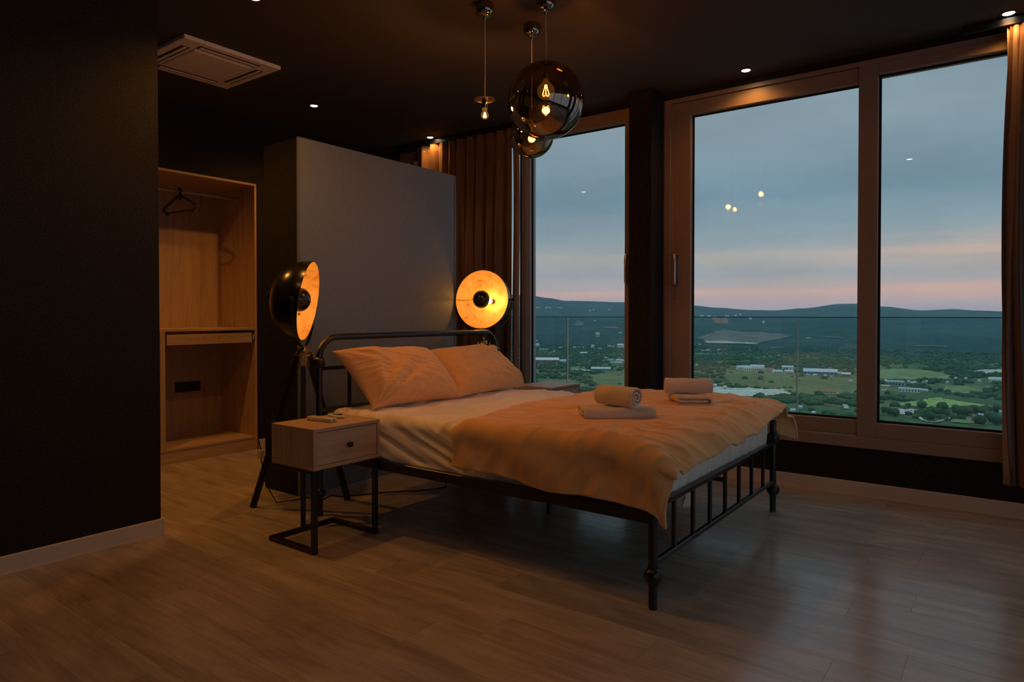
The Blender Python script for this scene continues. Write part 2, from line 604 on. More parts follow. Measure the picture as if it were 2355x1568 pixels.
# grey partition behind the bed
bm = NB()
add_box(bm, (-3.995, 2.612, 0), (-3.636, 4.098, 2.268), 0.002)
part_o = struct('wall_partition', bm, M['wall'], 'freestanding partition behind the bed with a slate grey front')
bm = NB()
add_box(bm, (-3.636, 2.620, 0.0), (-3.618, 4.082, 2.272), 0.0015)
obj('front_panel', bm, M['partition'], part_o)
bm = NB()
add_box(bm, (-3.636, 2.610, 0.0), (-3.6165, 2.617, 2.272))
add_box(bm, (-3.636, 4.086, 0.0), (-3.6165, 4.100, 2.272))
obj('edge_strip', bm, M['partition'], part_o)


# ---------------------------------------------------------------- windows
def bar_obj(name, lo, hi, m, parent, bev=0.003):
    b = NB()
    add_box(b, lo, hi, bev)
    return obj(name, b, m, parent)


def pane_obj(parent, x0, x1, z0, z1, yp):
    g = NB()
    add_box(g, (x0 - 0.012, yp, z0 - 0.012), (x1 + 0.012, yp + 0.006, z1 + 0.012))
    obj('pane', g, M['glass'], parent, smooth=False)
    b = NB()
    e = 0.014
    for lo, hi in (((x0 - .002, yp - 0.006, z0), (x0 + e, yp - 0.0005, z1)), ((x1 - e * .6, yp - 0.006, z0), (x1 + .002, yp - 0.0005, z1)),
                   ((x0, yp - 0.006, z0 - .002), (x1, yp - 0.0005, z0 + e)), ((x0, yp - 0.006, z1 - e), (x1, yp - 0.0005, z1 + .002))):
        add_box(b, lo, hi)
    obj('gasket', b, M['gasket'], parent)
    b = NB()
    add_box(b, (x0 - 0.006, yp - 0.022, z0 - 0.006), (x1 + 0.006, yp - 0.016, z0))
    add_box(b, (x0 - 0.006, yp - 0.022, z0), (x0 - 0.001, yp - 0.016, z1))
    obj('glazing_bead', b, M['frame_light'], parent)


def d_handle(parent, x, z0, z1, zk, y):
    b = NB()
    pts = [(x, y, z0)] + [(x, y - 0.045 + 0.012 * (1 - math.sin(a)), z0 + 0.012 * (1 - math.cos(a))) for a in (0.3, 0.8, 1.3)]
    pts = [(x, y, z0 + .01), (x, y - 0.035, z0 + .006), (x, y - 0.047, z0 + .014), (x, y - 0.05, z0 + .03), (x, y - 0.05, z1 - .03),
           (x, y - 0.047, z1 - .014), (x, y - 0.035, z1 - .006), (x, y, z1 - .01)]
    add_tube(b, pts, 0.011, 10)
    h = obj('handle', b, M['steel'], parent)
    h['label'] = 'slim steel pull handle'
    b = NB()
    add_box(b, (x - 0.016, y - 0.006, zk), (x + 0.016, y, z1), 0.002)
    obj('handle_plate', b, M['frame'], h)


YF = 4.752   # room face of the frames
# window_1: tall glazing left of the pillar
bm = NB()
add_box(bm, (-4.93, YF, 2.655), (-2.36, YF + 0.12, 2.752), 0.003)
w1 = struct('window_1', bm, M['frame'], 'tall window left of the pillar')
bar_obj('top_lip', (-4.93, YF - 0.004, 2.735), (-2.36, YF, 2.752), M['frame'], w1, 0.001)
bar_obj('bottom_rail', (-4.93, YF, 0.305), (-2.36, YF + 0.12, 0.40), M['frame'], w1)
bar_obj('right_stile', (-2.442, YF, 0.40), (-2.36, YF + 0.12, 2.655), M['frame'], w1)
bar_obj('sash_stile', (-3.405, YF + 0.01, 0.40), (-3.351, YF + 0.10, 2.655), M['frame_skylit'], w1)
bar_obj('sash_stile', (-3.435, YF, 0.40), (-3.407, YF + 0.12, 2.655), M['frame'], w1)
bar_obj('sash_stile', (-3.470, YF + 0.025, 0.40), (-3.437, YF + 0.12, 2.655), M['gasket'], w1)
bar_obj('sash_stile', (-4.80, YF, 0.40), (-4.74, YF + 0.12, 2.655), M['frame'], w1)
bar_obj('left_stile', (-4.93, YF, 0.40), (-4.885, YF + 0.12, 2.655), M['frame'], w1)
pane_obj(w1, -3.351, -2.442, 0.402, 2.648, YF + 0.045)
pane_obj(w1, -4.74, -3.470, 0.402, 2.648, YF + 0.075)
d_handle(w1, -2.408, 1.385, 1.62, 1.30, YF)

# window_2: sliding sash and fixed light right of the pillar
bm = NB()
add_box(bm, (-2.120, YF, 2.722), (0.52, YF + 0.14, 2.752), 0.002)
w2 = struct('window_2', bm, M['frame'], 'wide sliding window right of the pillar')
bar_obj('bottom_track', (-2.120, YF - 0.006, 0.305), (0.52, YF + 0.14, 0.378), M['frame'], w2)
bar_obj('track_line', (-2.05, YF + 0.002, 0.378), (-0.802, YF + 0.02, 0.384), M['frame_light'], w2, 0)
bar_obj('left_jamb', (-2.120, YF, 0.378), (-2.062, YF + 0.14, 2.722), M['frame'], w2)
bar_obj('jamb_seal', (-2.062, YF + 0.02, 0.384), (-2.048, YF + 0.10, 2.722), M['frame_light'], w2, 0.001)
bar_obj('sash_stile', (-2.048, YF + 0.012, 0.384), (-1.912, YF + 0.08, 2.718), M['frame'], w2)
bar_obj('sash_top_rail', (-1.912, YF + 0.012, 2.618), (-0.800, YF + 0.08, 2.718), M['frame'], w2)
bar_obj('sash_bottom_rail', (-1.912, YF + 0.012, 0.384), (-0.800, YF + 0.08, 0.478), M['frame'], w2)
bar_obj('mullion', (-0.800, YF, 0.378), (-0.690, YF + 0.12, 2.722), M['frame'], w2)
bar_obj('fixed_top_rail', (-0.690, YF, 2.652), (0.46, YF + 0.12, 2.722), M['frame'], w2)
bar_obj('fixed_bottom_rail', (-0.690, YF, 0.378), (0.46, YF + 0.12, 0.472), M['frame'], w2)
bar_obj('right_jamb', (0.46, YF, 0.378), (0.52, YF + 0.12, 2.722), M['frame'], w2)
pane_obj(w2, -1.912, -0.800, 0.478, 2.618, YF + 0.055)
pane_obj(w2, -0.690, 0.46, 0.472, 2.652, YF + 0.045)
d_handle(w2, -2.016, 1.367, 1.609, 1.277, YF + 0.012)

# added_window_3: unseen, added beyond the right curtain to bring in more cool light
bm = NB()
add_box(bm, (0.80, YF, 2.70), (2.30, YF + 0.12, 2.752), 0.003)
w3 = struct('added_window_3', bm, M['frame'], 'unseen window added beyond the right curtain for cool light')
bar_obj('bottom_rail', (0.80, YF, 0.305), (2.30, YF + 0.12, 0.40), M['frame'], w3)
bar_obj('left_stile', (0.80, YF, 0.40), (0.88, YF + 0.12, 2.70), M['frame'], w3)
bar_obj('right_stile', (2.22, YF, 0.40), (2.30, YF + 0.12, 2.70), M['frame'], w3)
pane_obj(w3, 0.88, 2.22, 0.402, 2.698, YF + 0.045)

# added_window_4: unseen glazing added to the right wall as cool sky fill
bm = NB()
add_box(bm, (XW1 + 0.02, -2.1, 2.68), (XW1 + 0.14, 4.4, 2.752), 0.003)
w4 = struct('added_window_4', bm, M['frame'], 'unseen window added in the right wall for cool fill light')
bar_obj('bottom_rail', (XW1 + 0.02, -2.1, 0.305), (XW1 + 0.14, 4.4, 0.40), M['frame'], w4)
for ya in (-2.1, 0.04, 2.18, 4.32):
    bar_obj('stile', (XW1 + 0.02, ya, 0.40), (XW1 + 0.14, ya + 0.08, 2.68), M['frame'], w4)
for ya, yb in ((-2.03, 0.05), (0.11, 2.19), (2.25, 4.33)):
    g = NB()
    add_box(g, (XW1 + 0.07, ya, 0.39), (XW1 + 0.076, yb, 2.69))
    obj('pane', g, M['glass'], w4, smooth=False)

# ---------------------------------------------------------------- balcony
bm = NB()
add_box(bm, (-7.5, YW + 0.22, -0.10), (4.0, 6.10, 0.05))
struct('balcony_floor', bm, M['balcony'], 'balcony slab outside the windows')
labs = ['clear glass balustrade panel behind the curtained part of the left window',
        'clear glass balustrade panel spanning from the left window to the sliding window',
        'clear glass balustrade panel outside the right-hand window panes',
        'clear glass balustrade panel past the right curtain']
for i, (xa, xb) in enumerate(((-6.02, -3.747), (-3.741, -1.468), (-1.462, 0.80), (0.806, 3.0))):
    t_ = thing('glass_balustrade', labs[i], 'balustrade', ((xa + xb) / 2, 6.0, 0.05), 'balcony balustrade panels')
    b = NB()
    add_box(b, (xa, 5.994, 0.05), (xb, 6.006, 1.128))
    obj('glass_panel', b, M['rail_glass'], t_, smooth=False)
    b = NB()
    add_box(b, (xa, 5.990, 1.128), (xb, 6.010, 1.134))
    obj('top_trim', b, M['gasket'], t_)
    for xe in (xa - 0.0005, xb - 0.0025):
        b = NB()
        add_box(b, (xe, 5.991, 0.05), (xe + 0.003, 6.009, 1.128))
        obj('polished_edge', b, M['glass_edge'], t_)


# ---------------------------------------------------------------- curtains
def curtain(name, x0, x1, y0, z0, z1, folds, amp, label, lining, edge, seed, sag=None):
    def fn(u, v):
        z = z1 + (z0 - z1) * v
        ph = 1.3 * noise.noise(Vector((u * 5 + seed, v * 0.5, 0)))
        a = amp * (0.55 + 0.45 * min(1, v * 3)) * (0.75 + 0.5 * noise.noise(Vector((u * 7, seed, v))))
        x = x0 + (x1 - x0) * u + 0.012 * noise.noise(Vector((u * 6, v * 2.0, seed)))
        if sag:
            x += sag(u, v)
        yy = y0 + a * math.sin(2 * PI * folds * u + ph) + 0.3 * a * math.sin(4 * PI * folds * u + 1.0 + seed)
        return Vector((x, yy, z))
    t_ = thing(name, label, 'curtain', ((x0 + x1) / 2, y0, z0), 'curtains at the windows')
    b = NB()
    add_grid(b, fn, int(folds * 18), 40)
    o = obj('cloth', b, M['curtain'], t_, recalc=False)
    sm = o.modifiers.new('thickness', 'SOLIDIFY')
    sm.thickness = 0.003
    # header tape with hooks under the ceiling track
    b = NB()
    add_grid(b, lambda u, v: fn(u, v * 0.028) + Vector((0, -0.004, 0)), int(folds * 18), 2)
    obj('header_tape', b, M['curtain'], t_, recalc=False)
    if lining:
        b = NB()
        lx0, lx1 = lining
        add_grid(b, lambda u, v: Vector((lx0 + (lx1 - lx0) * u + 0.008 * math.sin(v * 7), edge + 0.012 * math.sin(u * 6 + v * 2), z1 + (z0 - z1) * v)), 10, 30)
        l_ = obj('lining_edge', b, M['curtain_lining'], t_, recalc=False)
        l_['label'] = 'paler mauve lining along the window edge'
        s2 = l_.modifiers.new('thickness', 'SOLIDIFY')
        s2.thickness = 0.003
    return t_


curtain('curtain', -4.58, -3.46, 4.655, 0.12, 2.748, 10, 0.052, 'brown satin curtain hanging behind the grey partition',
        (-3.475, -3.405), 4.675, 3.0)
curtain('curtain', -0.03, 0.52, 4.655, 0.20, 2.748, 5, 0.046, 'brown satin curtain hanging at the right end of the windows',
        (-0.045, 0.01), 4.665, 8.0, lambda u, v: (1 - u) * (-0.03 * math.sin(PI * min(1, v * 1.15)) + 0.02 * max(0, v - 0.86) / 0.14))
for xa, xb, lab in ((-4.9, -3.3, 'thin dark curtain track under the ceiling by the left window'),
                    (-0.25, 0.75, 'thin dark curtain track under the ceiling by the right curtain')):
    b = NB()
    add_box(b, (xa, 4.645, 2.752), (xb, 4.668, 2.80), 0.002)
    solo('curtain_track', b, M['black_metal'], lab, 'curtain track', ((xa + xb) / 2, 4.656, 2.80))

# ================================================================ BED
BX0, BX1, BY0, BY1 = -3.190, -1.125, 2.436, 4.070     # post centres
bed = thing('bed_frame', 'black tubular metal double bed frame with arched headboard', 'bed', ((BX0 + BX1) / 2, (BY0 + BY1) / 2, 0))
bm_m = M['black_metal']


def foot_post(yc):
    b = NB()
    add_tube(b, [(BX1, yc, 0.0), (BX1, yc, 0.11)], 0.0175, 16)
    add_tube(b, [(BX1, yc, 0.11), (BX1, yc, 0.525), (BX1, yc, 0.535)], [0.0185, 0.0185, 0.014], 16)
    p_ = obj('foot_post', b, bm_m, bed)
    for zc in (0.128, 0.436):
        s = NB()
        add_sphere(s, (BX1, yc, zc), 0.0365, 24)
        add_tube(s, [(BX1, yc, zc - 0.037), (BX1, yc, zc + 0.037)], 0.0205, 16)
        obj('ball_joint', s, bm_m, p_)


foot_post(BY0)
foot_post(BY1)
for name, zc, hh in (('foot_top_rail', 0.398, 0.012), ('foot_bottom_rail', 0.178, 0.011)):
    b = NB()
    add_box(b, (BX1 - 0.011, BY0, zc - hh), (BX1 + 0.011, BY1, zc + hh), 0.003)
    obj(name, b, bm_m, bed)
for k in range(7):
    yc = 2.637 + k * 0.2060
    b = NB()
    add_box(b, (BX1 - 0.008, yc - 0.0095, 0.180), (BX1 + 0.008, yc + 0.0095, 0.396), 0.002)
    obj('baluster', b, bm_m, bed)
for yc in (BY0, BY1):
    b = NB()
    s_ = 1 if yc == BY0 else -1
    add_box(b, (BX0, yc - 0.016, 0.335), (BX1, yc + 0.016, 0.385), 0.003)
    add_box(b, (BX0, min(yc, yc + s_ * 0.05), 0.350), (BX1, max(yc, yc + s_ * 0.05), 0.354))
    obj('side_rail', b, bm_m, bed)
for k in range(12):
    xc = BX0 + 0.10 + k * (BX1 - BX0 - 0.2) / 11
    b = NB()
    add_box(b, (xc - 0.03, BY0 + 0.012, 0.355), (xc + 0.03, BY1 - 0.012, 0.372), 0.002)
    obj('slat', b, bm_m, bed)
b = NB()
yc = (BY0 + BY1) / 2
add_tube(b, [(BX0, yc, 0.345), (BX1, yc, 0.345)], 0.012, 8)
add_tube(b, [((BX0 + BX1) / 2, yc, 0.345), ((BX0 + BX1) / 2, yc, 0.0)], 0.012, 8)
obj('centre_support', b, bm_m, bed)
# headboard
for yc in (BY0, BY1):
    b = NB()
    add_tube(b, [(BX0, yc, 0.0), (BX0, yc, 0.87)], 0.0185, 16)
    p_ = obj('head_post', b, bm_m, bed)
    for zc in (0.128, 0.878):
        s = NB()
        add_sphere(s, (BX0, yc, zc), 0.0365, 24)
        add_tube(s, [(BX0, yc, zc - 0.037), (BX0, yc, zc + 0.037)], 0.0205, 16)
        obj('ball_joint', s, bm_m, p_)
b = NB()
pts = [(BX0, BY0, 0.875)]
R_ = 0.125
for k in range(9):
    a = PI - k * PI / 16
    pts.append((BX0, BY0 + R_ + R_ * math.cos(a), 1.022 - R_ + R_ * math.sin(a)))
for k in range(9):
    a = PI / 2 - k * PI / 16
    pts.append((BX0, BY1 - R_ + R_ * math.cos(a), 1.022 - R_ + R_ * math.sin(a)))
pts.append((BX0, BY1, 0.875))
add_tube(b, pts, 0.0185, 16)
obj('head_arch', b, bm_m, bed)
for name, zc in (('head_middle_rail', 0.842), ('head_lower_rail', 0.604)):
    b = NB()
    add_box(b, (BX0 - 0.011, BY0, zc - 0.011), (BX0 + 0.011, BY1, zc + 0.011), 0.003)
    obj(name, b, bm_m, bed)
for k in range(7):
    yc = 2.655 + k * 0.2050
    b = NB()
    add_box(b, (BX0 - 0.008, yc - 0.0095, 0.604), (BX0 + 0.008, yc + 0.0095, 0.842), 0.002)
    obj('spindle', b, bm_m, bed)


def fract(p, o=3):
    return noise.fractal(p, 1.0, 2.0, o)


def smooth01(t):
    t = max(0.0, min(1.0, t))
    return t * t * (3 - 2 * t)


# mattress under its fitted sheet
MX0, MX1, MY0, MY1, MZ0, MZ1, MR = -3.160, -1.150, 2.458, 4.052, 0.3725, 0.605, 0.055


def mattress_fn(u, v):
    side = MR * PI / 2 + (MZ1 - MR - MZ0)
    ix0, ix1, iy0, iy1 = MX0 + MR, MX1 - MR, MY0 + MR, MY1 - MR
    px = (ix0 - side) + (ix1 - ix0 + 2 * side) * u
    py = (iy0 - side) + (iy1 - iy0 + 2 * side) * v
    qx, qy = min(max(px, ix0), ix1), min(max(py, iy0), iy1)
    e = Vector((px - qx, py - qy))
    l = max(abs(e.x), abs(e.y))
    if l < 1e-7:
        z = MZ1
        P_ = Vector((px, py, z))
        n_ = Vector((0, 0, 1))
        wv = 0
    else:
        d = e.normalized()
        if l < MR * PI / 2:
            a = l / MR
            P_ = Vector((qx + d.x * MR * math.sin(a), qy + d.y * MR * math.sin(a), MZ1 - MR * (1 - math.cos(a))))
            n_ = Vector((d.x * math.sin(a), d.y * math.sin(a), math.cos(a)))
            wv = a / (PI / 2)
        else:
            P_ = Vector((qx + d.x * MR, qy + d.y * MR, MZ1 - MR - (l - MR * PI / 2)))
            n_ = Vector((d.x, d.y, 0))
            wv = 1
    x, y, z = P_
    top = 0.008 * fract(Vector((x * 2.2, y * 2.6, 1.7)))
    wx = 0.35 * noise.noise(Vector((x * 2.0, y * 2.0, 6)))
    top += 0.016 * (1 - abs(noise.noise(Vector(((x * .5 + y * .86) * 2.4 + wx, (x * .86 - y * .5) * 8.0 + wx * 3, 4))))) ** 5 - 0.004
    top += 0.006 * (1 - abs(noise.noise(Vector((x * 9.0 + wx * 4, y * 4.0, 14))))) ** 4
    # loose diagonal folds on the long sides, tight vertical gathers at the foot
    dg = (x * 0.72 + (z - .4) * 1.9)
    long_ = 0.024 * noise.noise(Vector((dg * 9, (x * 1.3), 2.2))) + 0.012 * noise.noise(Vector((dg * 21, x * 3, 7))) - 0.004
    foot_ = 0.020 * noise.noise(Vector((y * 18, z * 3.0, 5))) + 0.012 * noise.noise(Vector((y * 44, z * 5, 9)))
    f = foot_ if n_.x > 0.5 else long_
    fade = smooth01((P_.z - MZ0 - 0.005) / 0.03)
    return P_ + n_ * ((top * (1 - wv) + f * wv) * fade)


b = NB()
add_grid(b, mattress_fn, 220, 190)
mt = thing('mattress', 'thick mattress in a pale beige fitted sheet on the black bed', 'mattress', ((MX0 + MX1) / 2, (MY0 + MY1) / 2, MZ0))
obj('fitted_sheet', b, M['sheet'], mt)
b = NB()
add_box(b, (MX0 + 0.02, MY0 + 0.02, MZ0), (MX1 - 0.02, MY1 - 0.02, MZ0 + 0.15), 0.02)
obj('mattress_core', b, M['sheet'], mt)
b = NB()
def flap(u, v):
    yy = 2.80 + 0.13 * u
    dep = (0.105 * math.sin(PI * (u ** 0.75)) ** 0.8 + 0.01) * v
    return Vector((MX1 - 0.012 + 0.016 * math.sin(u * 9 + v * 2) * v, yy + 0.02 * v, MZ0 + 0.03 - dep))
add_grid(b, flap, 16, 10)
o = obj('sheet_corner', b, M['sheet'], mt)
o['label'] = 'loose end of the sheet hanging below the foot rail'
o.modifiers.new('thickness', 'SOLIDIFY').thickness = 0.003

# duvet
DR = 0.078
DYN, DYF = 2.478, 4.036


def duvet_fn(u, v):
    """u: head edge -> foot hem, v: near hem -> far hem"""
    zt = 0.640 + 0.010 * smooth01(u / 0.12) * smooth01((1 - u) / 0.2)
    foot = smooth01((u - 0.86) / 0.14)
    hn = 0.146 + 0.026 * smooth01(u / 0.55) + 0.036 * foot + 0.006 * math.sin(u * 17) - 0.012 * smooth01(1 - u / 0.4)
    hf = 0.085 + 0.055 * foot
    an = DR * PI / 2 + hn
    af = DR * PI / 2 + hf
    a = -an + (DYF - DYN + an + af) * v
    # across
    dirn = 0.0
    if a >= 0 and a <= DYF - DYN:
        y, zz, ny, nz = DYN + a, 0.0, 0.0, 1.0
    else:
        s = -1.0 if a < 0 else 1.0
        l = -a if a < 0 else a - (DYF - DYN)
        y0 = DYN if s < 0 else DYF
        if l < DR * PI / 2:
            t = l / DR
            y, zz, ny, nz = y0 + s * DR * math.sin(t), -DR * (1 - math.cos(t)), s * math.sin(t), math.cos(t)
            dirn = t / (PI / 2)
        else:
            y, zz, ny, nz = y0 + s * DR, -DR - (l - DR * PI / 2), s, 0.0
            dirn = 1.0
    yc = min(max(y, 2.4), 4.1)
    xh = -2.255 + 0.115 * smooth01((3.15 - yc) / 0.75)
    if dirn > 0 and ny < 0:
        xh += 0.01 * math.sin(zz * 40)
    xf = -1.022 + 0.018 * dirn * (1 if ny < 0 else -0.4) - 0.02 * smooth01((yc - 3.3) / 0.8)
    x = xh + (xf - xh) * u
    over = max(0.0, x + 1.165)
    droop = (4.6 - 1.6 * smooth01((yc - 3.2) / 0.8)) * over * over * (1 - 0.75 * dirn)
    z = zt + zz - droop
    # soft fullness and creases
    p = Vector((x, y, 0))
    n_ = Vector((0.25 * min(1, over * 8) , ny, nz)).normalized()
    low = 0.018 * fract(Vector((x * 2.4, y * 2.2, 0.3)), 3)
    c_, s_ = 0.80, 0.60
    q = Vector(((x * c_ + y * s_) * 1.7, (-x * s_ + y * c_) * 9.0, 3.0 + zz))
    wq = noise.noise(Vector((x * 2.3, y * 2.3, 21.0)))
    q = q + Vector((wq * 0.8, wq * 1.6, 0))
    rid = (1 - abs(noise.noise(q))) ** 5 * 0.0095 + (1 - abs(noise.noise(q * 2.2))) ** 4 * 0.002 - 0.002
    q4 = Vector((x * 3.0 + wq * 2, y * 9.0 - wq * 2, 31.0 + zz * 2))
    rid += 0.003 * (1 - abs(noise.noise(q4))) ** 6
    q2 = Vector((x * 6.0, y * 3.0, 8.0))
    rid += 0.012 * ((1 - abs(noise.noise(q2 + Vector((wq, wq * 2, 0))))) ** 4) * smooth01((x + 1.75) / 0.5)
    # pulled creases around the folded towels
    for cx, cy in ((-1.56, 2.93), (-1.45, 3.62)):
        d2 = math.hypot(x - cx, y - cy)
        if d2 < 0.75:
            ang = math.atan2(y - cy, x - cx)
            rid += 0.016 * noise.noise(Vector((ang * 5.0, d2 * 2, cx))) * math.exp(-((d2 - 0.25) / 0.2) ** 2)
    flat = 1.0
    for cx, cy, rr in ((-1.56, 2.93, 0.26), (-1.45, 3.62, 0.24)):
        d2 = math.hypot(x - cx, y - cy)
        flat *= smooth01((d2 - rr * 0.55) / (rr * 0.7)) if d2 < rr * 1.3 else 1.0
    hang = 0.008 * math.sin(x * 11 + zz * 9 + 1.2) + 0.026 * noise.noise(Vector((x * 6.5 + zz * 5, zz * 4, 2.0))) + 0.008 * noise.noise(Vector((x * 15 - zz * 9, zz * 9, 5.0))) - 0.006
    hang *= smooth01(-zz / 0.13)
    disp = (low + rid) * (1 - 0.6 * dirn) * flat * (0.35 + 0.65 * smooth01(u / 0.18)) + hang * dirn + 0.002
    P_ = Vector((x, y, z)) + n_ * disp
    # rounded thick edge at the head end
    he = smooth01(1 - u / 0.035)
    P_.z -= 0.022 * he * (1 - dirn)
    # the foot hem ripples
    fh = smooth01((u - 0.9) / 0.1)
    P_.z += fh * (1 - dirn) * 0.014 * noise.noise(Vector((y * 7, 1.0, 4.4)))
    P_.x += fh * 0.018 * noise.noise(Vector((y * 5, z * 6, 9.4)))
    if dirn >= 1 and ny < 0:     # tip at the near foot corner tucks inwards
        P_.x -= 0.10 * fh * smooth01(-zz / 0.22) * 0.5
        P_.y += 0.012 * fh
    if dirn >= 1 and ny > 0:     # far corner flap swings outwards
        P_.y += fh * 0.09 * smooth01(-zz / 0.16)
        P_.x += 0.02 * fh
    return P_


b = NB()
add_grid(b, duvet_fn, 190, 280)
dv = solo('duvet', b, M['duvet'], 'peach tan duvet spread over the foot half of the bed', 'duvet', (-1.6, 3.25, 0.62))
sm = dv.modifiers.new('thickness', 'SOLIDIFY')
sm.thickness = 0.012
sm.offset = 0.0


# ---------------------------------------------------------------- pillows
def pillow(label, BL, BR, TL, TR, thick, seed, pinch):
    BL, BR, TL, TR = map(Vector, (BL, BR, TL, TR))
    nrm = (BR - BL).cross(TL - BL).normalized()
    if nrm.x < 0:
        nrm = -nrm
    ctr = (BL + BR + TL + TR) / 4

    def surf(u, v, sgn):
        a, c = 2 * u - 1, 2 * v - 1
        # edges bow inwards between the pointed corners
        aa = a * (1 - 0.055 * (1 - c * c) * abs(a))
        cc = c * (1 - 0.075 * (1 - a * a) * abs(c))
        uu, vv = (aa + 1) / 2, (cc + 1) / 2
        P_ = (BL * (1 - uu) + BR * uu) * (1 - vv) + (TL * (1 - uu) + TR * uu) * vv
        e = max(0.0, (1 - a ** 4) * (1 - c ** 4))
        bul = thick * (e ** 0.62)
        w_ = 0.0
        for (qa, qc, k) in pinch:
            dx_, dy_ = a - qa, c - qc
            rho = math.hypot(dx_, dy_)
            th = math.atan2(dy_, dx_)
            w_ += k * noise.noise(Vector((th * 5.0, rho * 0.9, seed))) * math.exp(-rho * 1.1) * min(1, rho * 3)
        w_ += 0.012 * fract(Vector((a * 1.2 + seed, c * 1.2, 1.0)), 2)
        w_ += 0.010 * (1 - abs(noise.noise(Vector((a * 1.4 - c * 1.5, a * 3 + c * 5, seed))))) ** 6 + 0.001 * (1 - abs(noise.noise(Vector((a * 5 + c * 3, c * 6 - a * 2, seed + 4))))) ** 5 - 0.004
        bul += w_ * e ** 0.4
        return P_ + nrm * (bul * (0.72 if sgn > 0 else -0.28))
    b = NB()
    nu, nv = 120, 90
    front = add_grid(b, lambda u, v: surf(u, v, 1), nu, nv)
    back = add_grid(b, lambda u, v: surf(u, v, -1), nu, nv)
    bmesh.ops.remove_doubles(b, verts=b.verts, dist=0.0006)
    o = solo('pillow', b, M['pillow'], label, 'pillow', (ctr.x, ctr.y, min(BL.z, BR.z)), 'pillows at the head of the bed', angle=80)
    return o


pillow('peach pillow nearer the oak nightstand, with a pointed upper corner', (-2.875, 2.560, 0.622), (-2.845, 3.275, 0.622), (-3.125, 2.475, 0.945), (-3.115, 3.215, 0.918),
       0.205, 2.0, ((-1, -1, 0.11), (1, -1, 0.03), (-1, 1, 0.03)))
pillow('peach pillow nearer the windows, behind the other pillow', (-2.865, 3.285, 0.622), (-2.885, 4.045, 0.622), (-3.130, 3.235, 0.915), (-3.125, 3.905, 0.893),
       0.190, 6.0, ((1, 1, 0.08), (1, -1, 0.05)))


# ---------------------------------------------------------------- towels
def ribbon(bm_, path, th, length, m, nsl=10, endr=0.35, jit=0.003, seed=0.0):
    """thick strip following a 2-D path (local x,z), swept along local y"""
    n = len(path)
    L_, R__ = [], []
    for i in range(n):
        a = Vector(path[max(i - 1, 0)])
        c = Vector(path[min(i + 1, n - 1)])
        d = (c - a).normalized()
        nn = Vector((-d.y, d.x))
        p = Vector(path[i])
        k = 1.0 if 0 < i < n - 1 else 0.55
        L_.append((p, nn * th / 2 * k))
        R__.append((p, -nn * th / 2 * k))
    rings = []
    for s in range(nsl + 1):
        f = s / nsl
        yy = (f - 0.5) * length
        e = 1.0
        ed = min(f, 1 - f) * length
        if ed < th * endr:
            e = 0.55 + 0.45 * math.sqrt(max(0, 1 - (1 - ed / (th * endr)) ** 2))
        ring = []
        for j, (p, o_) in enumerate(L_ + R__[::-1]):
            q = p + o_ * e
            w_ = jit * noise.noise(Vector((q.x * 18 + seed, q.y * 18, yy * 14)))
            ring.append(bm_.verts.new(m @ Vector((q.x + w_, yy + w_, q.y + w_))))
        rings.append(ring)
    N_ = 2 * n
    for a, c in zip(rings, rings[1:]):
        for k in range(N_):
            bm_.faces.new((a[k], a[(k + 1) % N_], c[(k + 1) % N_], c[k]))
    for ring, fl in ((rings[0], 1), (rings[-1], 0)):
        for i in range(n - 1):
            q = (ring[i], ring[i + 1], ring[N_ - 2 - i], ring[N_ - 1 - i])
            bm_.faces.new(q if fl else q[::-1])
    return bm_


def spiral(r_out, turns, th, r_in=0.007, n=90):
    pts = []
    for i in range(n + 1):
        f = i / n
        a = f * turns * 2 * PI
        r = r_out - th / 2 - f * (r_out - th / 2 - r_in)
        pts.append((r * math.cos(a - 1.1), r * math.sin(a - 1.1) * 0.96))
    return pts


def folded_path(wd, n, th, gap=0.0006):
    """towel folded over and over: a flattened roll of n layers, outer layer unbroken"""
    pitch = th + gap
    H_ = n * pitch
    zs = [(k // 2 + 0.5) * pitch if k % 2 == 0 else H_ - (k // 2 + 0.5) * pitch for k in range(n)]
    flat = wd / 2 - H_ / 2
    pts = []
    for k in range(n):
        s_ = 1 if k % 2 == 0 else -1
        for i in range(13):
            pts.append((s_ * (-1 + i / 6.0) * flat, zs[k]))
        if k < n - 1:
            zm, hr = (zs[k] + zs[k + 1]) / 2, (zs[k + 1] - zs[k]) / 2
            for i in range(1, 8):
                a = -PI / 2 + PI * i / 8.0
                pts.append((s_ * (flat + abs(hr) * math.cos(a)), zm + hr * math.sin(a)))
    return pts


def rotz(a):
    return Matrix.Rotation(a, 4, 'Z')


TZ = 0.648
b = NB()
ribbon(b, folded_path(0.190, 3, 0.0190), 0.0190, 0.345, T(-1.555, 2.935, TZ) @ rotz(math.radians(-50)), 26, 0.9, 0.006, 1.0)
solo('folded_towel', b, M['towel'], 'cream folded towel lying nearer the camera on the duvet', 'towel', (-1.555, 2.935, TZ), 'towels laid on the duvet', angle=60)
b = NB()
ribbon(b, spiral(0.059, 2.35, 0.0185), 0.0142, 0.225, T(-1.545, 2.945, TZ + 0.053 + 0.056) @ rotz(math.radians(-101)), 22, 0.9, 0.006, 5.0)
solo('rolled_towel', b, M['towel'], 'cream rolled towel with its spiral end showing, nearer the camera', 'towel', (-1.545, 2.945, TZ + 0.051), 'towels laid on the duvet', angle=60)
b = NB()
ribbon(b, folded_path(0.220, 3, 0.0195), 0.0195, 0.250, T(-1.470, 3.640, TZ) @ rotz(math.radians(36)), 22, 0.9, 0.006, 9.0)
solo('folded_towel', b, M['towel'], 'cream folded towel further back, its layered edge facing the camera', 'towel', (-1.470, 3.640, TZ), 'towels laid on the duvet', angle=60)
b = NB()
